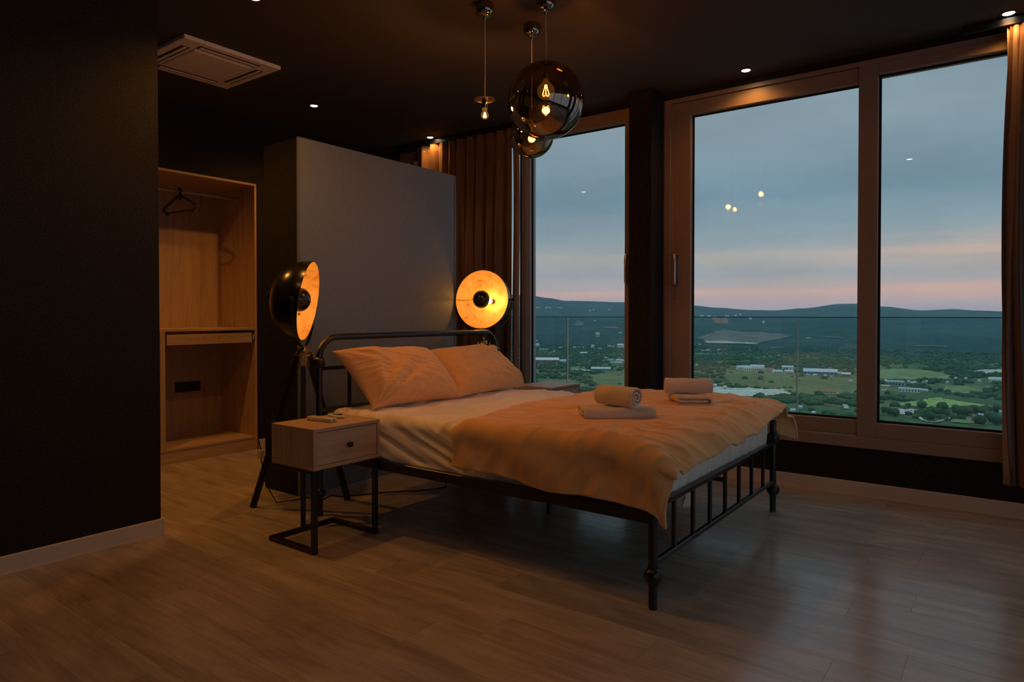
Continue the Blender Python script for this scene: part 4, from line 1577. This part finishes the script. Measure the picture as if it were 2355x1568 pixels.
M['hdark'] = simple('dark_window_glass', (0.05, 0.06, 0.07), 0.3)

b = NB()
azs = [-20 + 95 * i / 230 for i in range(231)]
rs = [180 * (9500 / 180) ** (k / 150) for k in range(151)]
gv = []
for r in rs:
    ring = []
    for az in azs:
        a = math.radians(az)
        x, y = -r * math.sin(a), r * math.cos(a)
        z = ground(x, y)
        if r > 2600:
            t = min(1, (r - 2600) / 3900)
            z += 26 * t * (1 - t) * 4 * 0.5 * fract(Vector((x * 0.0011, y * 0.0011, 0.0)), 4)
            if r > 6000:
                z += 2.2 * noise.noise(Vector((x * 0.02, y * 0.02, 3)))
        else:
            z += 0.4 * noise.noise(Vector((x * 0.01, y * 0.01, 0)))
        ring.append(b.verts.new((x, y, z)))
    gv.append(ring)
for i in range(len(gv) - 1):
    for j in range(len(azs) - 1):
        f = b.faces.new((gv[i][j], gv[i][j + 1], gv[i + 1][j + 1], gv[i + 1][j]))
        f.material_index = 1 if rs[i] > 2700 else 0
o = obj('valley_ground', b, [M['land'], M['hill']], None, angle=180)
tag(o, 'green valley floor rising to a long bare ridge on the horizon', 'landscape', None, 'structure')

PATCHES = [
('quarry_face','rock',[(-1206,3076),(-1233,3246),(-1320,3708),(-1091,3723),(-971,3649),(-887,3522),(-892,3339),(-899,3013),(-1007,3029),(-1118,2990)]),
('quarry_floor','pale',[(-1136,3009),(-1017,3059),(-909,3043),(-888,2974),(-984,2961),(-1093,2922)]),
('gravel_pit','sand',[(-536,1343),(-471,1380),(-435,1406),(-379,1398),(-337,1332),(-369,1284),(-423,1229),(-482,1207)]),
('rough_meadow','olive',[(-593,1702),(-610,1837),(-511,1849),(-417,1778),(-296,1765),(-251,1706),(-208,1413),(-238,1420),(-327,1339),(-406,1413),(-502,1437)]),
('bare_strip','rock',[(-808,2864),(-761,2885),(-751,2847),(-797,2826)]),
('bare_strip','rock',[(-752,3504),(-690,3452),(-634,3422),(-624,3359),(-704,3408)]),
('bare_strip','pale',[(-794,3413),(-768,3402),(-759,3363),(-785,3374)]),
('crop_field','bright',[(-169,1283),(-135,1375),(-116,1447),(-94,1429),(-30,1358),(-42,1309),(-70,1312),(-105,1286),(-139,1287)]),
('car_park','sand',[(-161,1240),(-113,1243),(-118,1198),(-124,1184),(-136,1166),(-153,1190)]),
('sand_lot','sand',[(-95,2140),(-73,2265),(-26,2300),(-25,2194),(-53,2093)]),
('pasture','meadow',[(-319,1948),(-275,2142),(-189,2150),(-118,1981),(-124,1870),(-185,1813),(-292,1784)]),
('red_earth','red',[(-47,1135),(-33,1140),(-34,1117),(-45,1115)]),
('red_earth','red',[(-37,1351),(-26,1366),(-25,1346),(-37,1323)]),
('pasture','meadow',[(-70,1164),(-44,1157),(-29,1146),(-43,1127),(-70,1126)]),
('pasture','meadow',[(-117,1674),(-78,1720),(-41,1609),(-81,1540),(-115,1570)]),
('bare_strip','rock',[(-326,3224),(-270,3229),(-214,3185),(-214,3153),(-265,3173),(-317,3184)]),
('dry_strip','sand',[(-990,1605),(-928,1610),(-895,1555),(-952,1551)]),
('bare_scree','rock',[(-2084,3395),(-2248,3736),(-2092,3531),(-2026,3430)]),
('bare_scree','rock',[(-1913,3431),(-1869,3518),(-1729,3357),(-1779,3349)]),
('olive','olive',[(-847,1467),(-860,1582),(-842,1647),(-704,1423),(-606,1224),(-665,1168)]),
]
PLAB = {'quarry_face': 'grey-brown quarry scar on the lower hillside', 'quarry_floor': 'pale quarry floor below the rock scar', 'gravel_pit': 'pale gravel pit behind the far towels',
        'rough_meadow': 'wide olive meadow below the warehouses', 'crop_field': 'bright green crop field in the right-hand pane', 'car_park': 'pale car park at the bottom of the right-hand pane',
        'sand_lot': 'pale sandy lot beside the right curtain', 'dry_strip': 'dry pale strip of ground seen in the left window', 'olive': 'olive pasture at the bottom of the left window'}
PLAB2 = ['thin bare strip on the hill, upper right of the sliding pane', 'thin bare strip low on the hill, below the quarry scar', 'small white bare strip on the hill beside the balustrade joint',
         'long thin bare strip on the hill in the right-hand pane']


def inside(px, py, poly):
    c = False
    n = len(poly)
    for i in range(n):
        x1, y1 = poly[i]
        x2, y2 = poly[(i + 1) % n]
        if (y1 > py) != (y2 > py) and px < (x2 - x1) * (py - y1) / (y2 - y1) + x1:
            c = not c
    return c


cnt = {}
STRIP_LAB = {'bare_strip': ['thin bare strip low on the hill, below the quarry scar', 'thin bare strip on the hill at the upper right of the sliding pane',
                            'small whitish bare patch on the hill beside the balustrade joint', 'long thin bare strip on the hill in the right-hand pane'],
             'pasture': ['yellow-green pasture with tracks in the right-hand pane', 'small pasture at the lower edge of the right-hand pane', 'pasture between the hedges in the middle of the right-hand pane'],
             'red_earth': ['patch of red earth at the lower edge of the right-hand pane', 'patch of orange earth at the end of the green crop field'],
             'bare_scree': ['pale triangular scree on the hill in the left window', 'long grey scree on the hill beside the pillar']}
for name, mk, poly in PATCHES:
    xs, ys = [p[0] for p in poly], [p[1] for p in poly]
    w_, h_ = max(xs) - min(xs), max(ys) - min(ys)
    st = max(1.0, min(w_, h_) / 26.0)
    nx, ny = min(130, int(w_ / st) + 1), min(130, int(h_ / st) + 1)
    sx, sy = w_ / nx, h_ / ny
    b = NB()
    vm = {}

    def gvx(i, j):
        if (i, j) not in vm:
            x, y = min(xs) + i * sx, min(ys) + j * sy
            z = ground(x, y) + 1.2
            r = math.hypot(x, y)
            if r > 2600:
                t = min(1, (r - 2600) / 3900)
                z += 26 * t * (1 - t) * 4 * 0.5 * fract(Vector((x * 0.0011, y * 0.0011, 0.0)), 4) + 2.5
            if name == 'gravel_pit':
                z += 5.0 * max(0, noise.noise(Vector((x * 0.03, y * 0.03, 1)))) + (6.0 * math.exp(-((x + 366) ** 2 + (y - 1340) ** 2) / 500.0))
            vm[(i, j)] = b.verts.new((x, y, z))
        return vm[(i, j)]
    for i in range(nx):
        for j in range(ny):
            cx, cy = min(xs) + (i + .5) * sx, min(ys) + (j + .5) * sy
            jx = (0.10 * w_ * noise.noise(Vector((cx * 0.012, cy * 0.012, 5))) + 0.07 * w_ * noise.noise(Vector((cx * 0.05, cy * 0.05, 5)))) * min(1.0, 60.0 / w_ + 0.35)
            if inside(cx + jx * 0.7, cy + jx * (2.6 if name == 'quarry_face' else 1.0), poly):
                b.faces.new((gvx(i, j), gvx(i + 1, j), gvx(i + 1, j + 1), gvx(i, j + 1)))
    k = cnt.get(name, 0)
    cnt[name] = k + 1
    lab = PLAB.get(name) or STRIP_LAB[name][k]
    nm = {'olive': 'pasture'}.get(name, name)
    o = obj(nm, b, M[mk], None, angle=180)
    tag(o, lab, 'field' if mk in ('olive', 'bright', 'meadow') else 'bare ground', None, 'stuff')


def road(pts, wd_, label):
    b = NB()
    L_ = []
    P2 = [Vector((x, y)) for x, y in pts]
    for i, p in enumerate(P2):
        d = (P2[min(i + 1, len(P2) - 1)] - P2[max(i - 1, 0)]).normalized()
        n_ = Vector((-d.y, d.x)) * wd_ / 2
        L_.append((b.verts.new((p.x + n_.x, p.y + n_.y, ground(p.x, p.y) + 1.6)), b.verts.new((p.x - n_.x, p.y - n_.y, ground(p.x, p.y) + 1.6))))
    for a, c in zip(L_, L_[1:]):
        b.faces.new((a[0], a[1], c[1], c[0]))
    o = obj('country_road', b, M['pale'], None)
    tag(o, label, 'road', None, 'structure')


road([(-121, 1213), (-113, 1165), (-104, 1123), (-97, 1111), (-91, 1108), (-86, 1114), (-82, 1129), (-76, 1155), (-73, 1181), (-70, 1207), (-62, 1252)], 4.5, 'pale country road curving at the bottom of the right-hand pane')
road([(-278, 1420), (-260, 1395), (-229, 1366), (-201, 1365)], 6.0, 'pale lane leading from the red-roofed building')
road([(-214, 1186), (-224, 1230), (-233, 1268), (-233, 1295)], 8.0, 'short pale track at the lower right of the sliding pane')
road([(-118, 1981), (-150, 1880), (-200, 1870), (-260, 1905)], 7.0, 'pale track across the yellow-green pasture')

# ---------------------------------------------------------------- buildings in the valley
BUILDINGS = [
(-553,1849,-150.0,35.5,14.6,'vault'),
(-574,1832,-150.0,18.8,12.5,'white'),
(-607,1872,-150.0,18.2,9.7,'grey'),
(-533,1894,-150.0,23.3,6.3,'white'),
(-493,1818,-150.0,24.2,7.1,'white'),
(-505,1966,-150.0,28.1,8.7,'grey'),
(-468,1837,-150.0,21.2,7.1,'pale'),
(-393,1837,-150.0,78.6,13.8,'blue'),
(-354,1865,-150.0,15.7,6.9,'cream'),
(-331,1828,-150.0,19.2,8.6,'redwhite'),
(-294,1418,-150.0,37.8,6.0,'redroof'),
(-470,1357,-150.0,6.3,7.1,'yellow'),
(-501,1380,-150.0,9.7,6.5,'white'),
(-735,1882,-150.0,5.6,11.2,'white'),
(-1492,4823,-30.7,16.4,11.0,'white'),
(-1291,4440,-55.5,12.5,12.5,'white'),
(-1824,4767,-6.1,22.6,6.8,'small'),
(-1800,4844,-7.5,22.8,6.9,'small'),
(-1784,4927,-6.3,11.6,6.9,'small'),
(-1714,4986,-7.9,28.9,6.9,'small'),
(-1693,5111,-6.6,14.7,7.1,'small'),
(-1723,5312,2.3,15.2,7.3,'small'),
(-1103,2858,-129.0,6.8,4.1,'small'),
(-1027,2665,-139.4,9.5,3.8,'small'),
(-996,2617,-142.2,9.3,3.7,'small'),
(-982,2605,-143.0,9.2,3.7,'small'),
(-992,2661,-140.6,12.6,3.8,'small'),
(-956,2683,-140.6,9.4,3.8,'small'),
(-853,2751,-140.1,4.7,3.8,'small'),
(-412,1793,-150.0,5.8,2.3,'small'),
(-397,1797,-150.0,9.7,2.3,'small'),
(-391,1837,-150.0,9.8,2.4,'small'),
(-373,1796,-150.0,5.7,2.3,'small'),
(-358,1795,-150.0,3.8,2.3,'small'),
(-296,1684,-150.0,6.2,2.1,'small'),
(-276,1110,-150.0,9.1,1.5,'small'),
(-276,1153,-150.0,5.0,1.5,'small'),
(-244,1101,-150.0,3.0,1.4,'small'),
(-203,1643,-150.0,34.8,10.7,'greyflat'),
(-215,1606,-150.0,15.4,3.9,'cream'),
(-208,1528,-150.0,6.7,5.3,'white'),
(-164,1533,-150.0,36.7,7.2,'rows'),
(-142,1564,-150.0,13.2,4.0,'white'),
(-26,1874,-150.0,37.5,9.0,'vault'),
(-93,1144,-150.0,4.8,6.2,'house'),
(-46,1209,-150.0,4.9,3.4,'redroof'),
(-38,1215,-150.0,5.9,4.9,'house'),
(-20,1320,-150.0,7.4,3.7,'blue'),
(-188,1744,-150.0,6.0,2.1,'small'),
(-178,1715,-150.0,5.8,2.0,'small'),
(-175,1735,-150.0,5.9,2.1,'small'),
(-161,1763,-150.0,4.5,2.1,'small'),
(-157,1775,-150.0,4.5,2.1,'small'),
(-109,1901,-150.0,3.9,2.2,'small'),
(-90,1914,-150.0,4.7,2.2,'small'),
(-62,1865,-150.0,6.1,2.1,'small'),
(-43,1713,-150.0,3.5,1.9,'small'),
(-118,1778,-150.0,3.7,2.1,'small'),
(-14,1284,-150.0,3.1,1.4,'small'),
(-11,1282,-150.0,3.6,1.4,'small'),
(-234,1746,-150.0,4.6,2.1,'small'),
(-51,1171,-150.0,3.8,1.3,'small'),
(-1198,1797,-150.0,76.6,13.8,'longwhite'),
(-1148,1816,-150.0,23.3,8.5,'pale'),
(-907,1626,-150.0,52.8,8.2,'blueroof'),
(-1335,2259,-149.2,27.0,6.4,'redwhite'),
(-1025,1965,-150.0,23.8,6.5,'white'),
(-1623,2878,-110.0,19.4,19.4,'paleyellow'),
(-1643,2385,-132.5,20.0,10.0,'white'),
(-1647,2343,-134.2,11.3,11.3,'white'),
(-1467,2091,-150.0,13.9,6.3,'white'),
(-1429,2491,-136.5,12.7,9.8,'white'),
(-1334,2562,-136.0,25.3,12.7,'white'),
(-2875,4159,51.2,12.5,6.0,'small'),
(-2874,4179,50.8,7.5,6.0,'small'),
(-2890,4227,53.1,15.1,6.1,'small'),
(-2889,4323,53.6,12.8,6.2,'small'),
(-2881,4339,54.0,7.7,6.2,'small'),
(-2881,4367,55.2,7.7,6.2,'small'),
(-2932,4563,60.2,10.7,6.4,'small'),
(-2937,4608,59.8,18.8,6.5,'small'),
(-2644,4625,40.9,10.4,6.3,'small'),
(-2593,4480,29.5,10.2,6.1,'small'),
(-2557,4720,40.7,15.7,6.3,'small'),
(-1762,2555,-117.6,12.2,3.7,'small'),
(-1697,2474,-125.4,7.4,3.6,'small'),
(-1562,2295,-140.6,9.6,3.3,'small'),
(-1552,2302,-140.7,8.2,3.3,'small'),
(-1540,2310,-140.8,12.3,3.3,'small'),
(-1476,2266,-145.1,6.7,3.2,'small'),
(-1438,2176,-149.7,9.0,3.1,'small'),
(-1531,2401,-137.4,14.0,3.4,'small'),
(-1491,2445,-136.7,11.3,3.4,'small'),
(-1469,2449,-137.2,8.4,3.4,'small'),
(-1459,2464,-136.8,7.0,3.4,'small'),
(-1383,2471,-138.9,15.2,3.3,'small'),
(-1411,2556,-134.0,10.0,3.4,'small'),
(-1387,2560,-134.5,14.2,3.4,'small'),
(-1365,2554,-135.5,7.1,3.4,'small'),
(-1142,2088,-150.0,12.8,2.8,'small'),
(-1098,2012,-150.0,9.0,2.7,'small'),
(-1084,2010,-150.0,14.5,2.7,'small'),
(-1070,1941,-150.0,4.3,2.6,'small'),
(-1017,1896,-150.0,9.5,2.5,'small'),
(-995,1895,-150.0,20.9,2.5,'small'),
(-913,1736,-150.0,3.8,2.3,'small'),
(-905,1736,-150.0,3.8,2.3,'small'),
(-900,1741,-150.0,3.8,2.3,'small'),
(-2135,3747,-38.4,12.7,5.1,'small'),
(-1631,3128,-96.1,13.8,4.1,'small'),
(-1120,1935,-150.0,2.2,2.6,'small'),
(-1113,1946,-150.0,2.2,2.6,'small'),
(-1608,2312,-137.6,11.1,3.3,'small'),
]
BL = {'vault': ('warehouse', ['white barrel-roofed warehouse left of the balustrade joint', 'white barrel-roofed hall beside the right curtain']),
      'blue': ('warehouse', ['long blue-grey warehouse right of the balustrade joint', 'small pale blue shed beyond the green crop field']),
      'cream': ('shed', ['cream shed at the end of the long blue-grey warehouse', 'cream flat shed at the left edge of the right-hand pane']),
      'redwhite': ('shed', ['red shed with a white roof right of the blue-grey warehouse', 'white house with a red roof in the left window']),
      'redroof': ('farm_building', ['long low building with a red roof in the meadow', 'small red-roofed house under the crop field']),
      'yellow': ('silo_house', ['yellow block at the edge of the gravel pit']),
      'greyflat': ('factory', ['grey flat-roofed factory in the right-hand pane']),
      'rows': ('factory', ['white factory with a row of dark bays in the right-hand pane']),
      'longwhite': ('warehouse', ['long white and red warehouse in the left window']),
      'blueroof': ('warehouse', ['pale blue roofed warehouse in the left window']),
      'paleyellow': ('house', ['single pale yellow house on the slope in the left window']),
      'house': ('house', ['small white house by the curving country road', 'white house with dark windows right of the curving road'])}
used = {}


def where(x, y):
    """which pane shows a far thing, and how far out it lies"""
    az = math.degrees(math.atan2(-x, y))
    r_ = math.hypot(x, y)
    pane = 'left window' if az > 24 else ('sliding pane' if az > 8.8 else 'right-hand pane')
    zone = 'high on the hillside' if r_ > 4200 else ('at the hill foot' if r_ > 2500 else ('far across the valley' if r_ > 1650 else 'in the nearer valley'))
    return pane, zone


small_me = {}


def house_mesh(kind):
    b = NB()
    add_box(b, (-0.5, -0.4, 0), (0.5, 0.4, 1.0))
    for f in b.faces:
        f.material_index = 0
    vv = [b.verts.new(p) for p in ((-0.54, -0.46, 0.98), (0.54, -0.46, 0.98), (0.54, 0.46, 0.98), (-0.54, 0.46, 0.98), (-0.54, 0, 1.5), (0.54, 0, 1.5))]
    for q in ((0, 1, 5, 4), (2, 3, 4, 5), (0, 4, 3), (1, 2, 5), (3, 2, 1, 0)):
        f = b.faces.new([vv[i] for i in q])
        f.material_index = 1
    for k in (-0.28, 0.0, 0.28):
        n0 = len(b.faces)
        add_box(b, (k - 0.07, -0.41, 0.35), (k + 0.07, -0.395, 0.7))
        b.faces.ensure_lookup_table()
        for f in b.faces[n0:]:
            f.material_index = 2
    me = bpy.data.meshes.new('house')
    b.to_mesh(me)
    b.free()
    for mm in ((M['hwhite'], M['hred'], M['hdark']) if kind else (M['hwhite'], M['hroof'], M['hdark'])):
        me.materials.append(mm)
    return me


small_me = [house_mesh(0), house_mesh(1)]
ni = 0
for (x, y, z, w_, h_, kind) in BUILDINGS:
    r = math.hypot(x, y)
    z = ground(x, y)
    if r > 2600:
        t = min(1, (r - 2600) / 3900)
        z += 26 * t * (1 - t) * 4 * 0.5 * fract(Vector((x * 0.0011, y * 0.0011, 0.0)), 4)
    ang = math.atan2(-x, y)
    if kind in ('small', 'white', 'grey', 'pale'):
        o = bpy.data.objects.new('distant_house', small_me[1 if ni % 5 == 2 else 0])
        COL.objects.link(o)
        o.location = (x, y, z - 0.5)
        o.rotation_euler = (0, 0, ang + (0.5 * math.sin(ni * 2.4)))
        s = max(w_, 5.0)
        o.scale = (s, min(max(s * 0.7, 6), 16), max(h_ * 0.85, 3.4))
        pane_, zone_ = where(x, y)
        look = 'small red-roofed white house' if ni % 5 == 2 else ('broad pale-roofed block' if w_ > 20 else 'small pale-roofed white house')
        tag(o, '%s %s, in the %s' % (look, zone_, pane_), 'house', 'small pale houses of the valley')
        ni += 1
        continue
    nm, labs = BL[kind]
    k = used.get(kind, 0)
    used[kind] = k + 1
    t_ = thing(nm, labs[min(k, len(labs) - 1)], {'warehouse': 'warehouse', 'factory': 'factory', 'shed': 'shed'}.get(nm, 'house'), (x, y, z))
    m_ = T(x, y, z) @ rotz(ang)
    dp = max(8.0, min(26.0, w_ * 0.45))
    wm = {'vault': 'hwhite', 'blue': 'hblue', 'cream': 'hcream', 'redwhite': 'hred', 'redroof': 'hcream', 'yellow': 'hyellow', 'greyflat': 'hgrey', 'rows': 'hwhite',
          'longwhite': 'hred', 'blueroof': 'hgrey', 'paleyellow': 'hyellow', 'house': 'hwhite'}[kind]
    rm = {'redroof': 'hred', 'redwhite': 'hwhite', 'cream': 'hcream', 'yellow': 'hcream', 'longwhite': 'hwhite', 'paleyellow': 'hcream', 'house': 'hroof'}.get(kind, 'hroof')
    hw = h_ * (0.6 if kind not in ('greyflat', 'rows') else 0.8)
    b = NB()
    add_box(b, (-w_ / 2, -dp / 2, -0.5), (w_ / 2, dp / 2, hw), 0, 1, m_)
    wl = obj('walls', b, M[wm], t_)
    b = NB()
    if kind == 'vault':
        poly = [(-dp / 2 - .4, 0)] + [(-(dp / 2 + .4) * math.cos(PI * i / 10), (h_ - hw) * 1.5 * math.sin(PI * i / 10)) for i in range(1, 10)] + [(dp / 2 + .4, 0)]
        add_prism(b, poly, -w_ / 2 - .4, w_ / 2 + .4, m_ @ T(0, 0, hw) @ Matrix(((0, 0, 1, 0), (1, 0, 0, 0), (0, 1, 0, 0), (0, 0, 0, 1))))
    elif kind in ('greyflat', 'rows'):
        add_box(b, (-w_ / 2 - .5, -dp / 2 - .5, hw), (w_ / 2 + .5, dp / 2 + .5, h_), 0, 1, m_)
    else:
        poly = [(-dp / 2 - .5, 0), (dp / 2 + .5, 0), (0, (h_ - hw) * 1.3)]
        add_prism(b, poly, -w_ / 2 - .5, w_ / 2 + .5, m_ @ T(0, 0, hw) @ Matrix(((0, 0, 1, 0), (1, 0, 0, 0), (0, 1, 0, 0), (0, 0, 0, 1))))
    obj('roof', b, M[rm], t_)
    nwin = max(2, min(9, int(w_ / 5)))
    for i in range(nwin):
        xc = -w_ / 2 + w_ * (i + 0.5) / nwin
        ww_ = w_ / nwin * 0.28
        b = NB()
        add_box(b, (xc - ww_, -dp / 2 - 0.15, hw * 0.3), (xc + ww_, -dp / 2 + 0.1, hw * 0.78), 0, 1, m_)
        obj('window', b, M['hdark'], wl)

# cars in the car park and along the road
car_me = None
CARS = [(-155 + 3.0 * i + random.uniform(-.8, .8), 1233 - 1.6 * i + 9 * (i % 3) + random.uniform(-2, 2), random.uniform(0, 3)) for i in range(13)]
CARS += [(-84, 1122, 1.2), (-79, 1142, 1.2), (-76, 1157, 1.3), (-89, 1108, .3), (-94, 1108, .1), (-74, 1172, 1.3)]


def car_mesh(col):
    b = NB()
    add_box(b, (-2.1, -0.85, 0.25), (2.1, 0.85, 0.85), 0.15)
    for f in b.faces:
        f.material_index = 0
    n0 = len(b.faces)
    add_box(b, (-1.3, -0.75, 0.8), (1.0, 0.75, 1.45), 0.25)
    b.faces.ensure_lookup_table()
    for f in b.faces[n0:]:
        f.material_index = 1
    n0 = len(b.faces)
    for sx in (-1.3, 1.3):
        for sy in (-0.85, 0.85):
            add_tube(b, [(sx, sy - 0.1, 0.32), (sx, sy + 0.1, 0.32)], 0.32, 8)
    b.faces.ensure_lookup_table()
    for f in b.faces[n0:]:
        f.material_index = 2
    me = bpy.data.meshes.new('car')
    b.to_mesh(me)
    b.free()
    for mm in (col, M['hdark'], M['gasket']):
        me.materials.append(mm)
    return me


car_meshes = [car_mesh(M['hwhite']), car_mesh(M['hgrey']), car_mesh(M['hred'])]
for i, (x, y, a) in enumerate(CARS):
    o = bpy.data.objects.new('parked_car', car_meshes[(0, 0, 1, 0, 2)[i % 5]])
    COL.objects.link(o)
    o.location = (x, y, GZ + 1.6)
    o.rotation_euler = (0, 0, a)
    tag(o, 'tiny %s car parked %s' % (('white', 'white', 'grey', 'white', 'red')[i % 5], 'in the pale car park' if i < 13 else 'along the curving country road'), 'car', 'parked cars in the valley')

# ---------------------------------------------------------------- trees
def crown_mesh(sub, seed):
    b = NB()
    bmesh.ops.create_icosphere(b, subdivisions=sub, radius=1.0)
    for v in b.verts:
        v.co *= 1 + 0.32 * noise.noise(v.co * 1.7 + Vector((seed, 0, 0))) + 0.14 * noise.noise(v.co * 4.1 + Vector((0, seed, 0)))
        v.co.z *= 0.82
    return b


cm = []
for s in range(4):
    b = crown_mesh(2, s * 7.3)
    me = bpy.data.meshes.new('crown')
    b.to_mesh(me)
    b.free()
    me.materials.append(M['leaf'])
    me.polygons.foreach_set('use_smooth', [True] * len(me.polygons))
    cm.append(me)
b = NB()
add_tube(b, [(0, 0, -1.6), (0, 0, -0.4)], [0.14, 0.09], 6)
trunk_me = bpy.data.meshes.new('trunk')
b.to_mesh(trunk_me)
b.free()
trunk_me.materials.append(M['black_wood'])
TREES = [(-137, 1262), (-130, 1259), (-119, 1271), (-90, 1262), (-81, 1268), (-76, 1262), (-70, 1243), (-66, 1250), (-60, 1245), (-88, 1190), (-84, 1175), (-92, 1172), (-80, 1196), (-96, 1140),
         (-103, 1152), (-86, 1145), (-47, 1262), (-41, 1255), (-35, 1240), (-55, 1232), (-50, 1222), (-30, 1215), (-26, 1190), (-22, 1165), (-30, 1150), (-18, 1140), (-36, 1128), (-24, 1225),
         (-160, 1180), (-150, 1165), (-142, 1150), (-131, 1160), (-62, 1208), (-40, 1200), (-20, 1290), (-28, 1300)]
_keep = []
for i, (x, y) in enumerate(TREES):
    s = 5.0 + 3.2 * abs(math.sin(i * 2.7))
    if all(math.hypot(x - a_, y - b_) > (s + s2_) * 1.3 for a_, b_, s2_ in _keep):
        _keep.append((x, y, s))
TREES = [(a_, b_) for a_, b_, s2_ in _keep]
for i, (x, y) in enumerate(TREES):
    s = _keep[i][2]
    spot = 'at the near edge of the green crop field' if y > 1236 and x < -58 else ('beside the pale car park' if x < -108 else ('inside the bend of the country road' if x < -72 else 'right of the country road, near the curtain'))
    t_ = thing('valley_tree', '%s round dark tree %s' % ('large' if s > 6.8 else 'small', spot), 'tree', (x, y, GZ), 'single trees by the curving road')
    c = bpy.data.objects.new('crown', cm[i % 4])
    COL.objects.link(c)
    c.parent = t_
    c.location = (0, 0, s * 0.95)
    c.scale = (s, s, s)
    c.rotation_euler = (0, 0, i * 1.3)
    k = bpy.data.objects.new('trunk', trunk_me)
    COL.objects.link(k)
    k.parent = t_
    k.location = (0, 0, s * 0.95)
    k.scale = (s, s, s * 0.62)

# woodland: far too many to count
OPEN = [p for n_, m_, p in PATCHES if n_ in ('gravel_pit', 'bare_strip', 'red_earth', 'quarry_floor', 'quarry_face', 'crop_field', 'car_park', 'sand_lot', 'dry_strip')]
HALF = [p for n_, m_, p in PATCHES if n_ in ('rough_meadow', 'pasture', 'olive')]
tv, tf = [], []
src = crown_mesh(1, 3.0)
sv = [v.co.copy() for v in src.verts]
src.verts.ensure_lookup_table()
sf = [tuple(v.index for v in f.verts) for f in src.faces]
src.free()
rng = random.Random(11)
bpos = [(x, y, max(w_, 8)) for x, y, z, w_, h_, k_ in BUILDINGS if math.hypot(x, y) < 2900]
n_tree = 0
tries = 0
while n_tree < 15500 and tries < 140000:
    tries += 1
    az = math.radians(rng.uniform(-17, 62))
    r = 700 + 2300 * rng.random() ** 1.25
    x, y = -r * math.sin(az), r * math.cos(az)
    d = fract(Vector((x * 0.006, y * 0.0075, 2.0)), 4) + 0.55 * noise.noise(Vector((x * 0.02, y * 0.045, 7.0)))
    if r > 2150:
        d += 0.35
    if d < 0.05:
        continue
    if any(inside(x, y, p) for p in OPEN):
        continue
    if any(inside(x, y, p) for p in HALF) and rng.random() < 0.94:
        continue
    if any(abs(x - tx_) < 16 and abs(y - ty_) < 16 for tx_, ty_ in TREES):
        continue
    # keep the sight line to each building open: no tree on it or just in front of it
    bad = False
    for bx_, by_, bw_ in bpos:
        if abs(x - bx_) < bw_ * 0.8 + 6 and -45 < y - by_ < 14:
            bad = True
            break
    if bad:
        continue
    s = rng.uniform(3.2, 7.5)
    ca, sa = math.cos(tries), math.sin(tries)
    z0 = ground(x, y) + s * 0.45
    base = len(tv)
    for v in sv:
        tv.append((x + s * 1.15 * (v.x * ca - v.y * sa), y + s * 1.15 * (v.x * sa + v.y * ca), z0 + s * 0.95 * v.z))
    tf.extend(tuple(base + i for i in f) for f in sf)
    n_tree += 1
me = bpy.data.meshes.new('woodland')
me.from_pydata(tv, [], tf)
me.materials.append(M['leaf'])
me.polygons.foreach_set('use_smooth', [True] * len(me.polygons))
o = bpy.data.objects.new('woodland', me)
COL.objects.link(o)
tag(o, 'dark green woodland and hedges spread over the valley floor', 'woodland', None, 'stuff')

# ---------------------------------------------------------------- evening haze over the valley
m, t = new_mat('evening_haze')
out(t, None, t.n('ShaderNodeVolumeScatter', {'Color': (0.45, 0.80, 1.0, 1), 'Density': HAZE, 'Anisotropy': 0.0}).outputs[0])
b = NB()
add_box(b, (-9500, 260, -220), (4500, 8600, 300))
o = obj('haze', b, m, None, smooth=False)
tag(o, 'thin blue evening haze lying over the valley', 'haze', None, 'stuff')
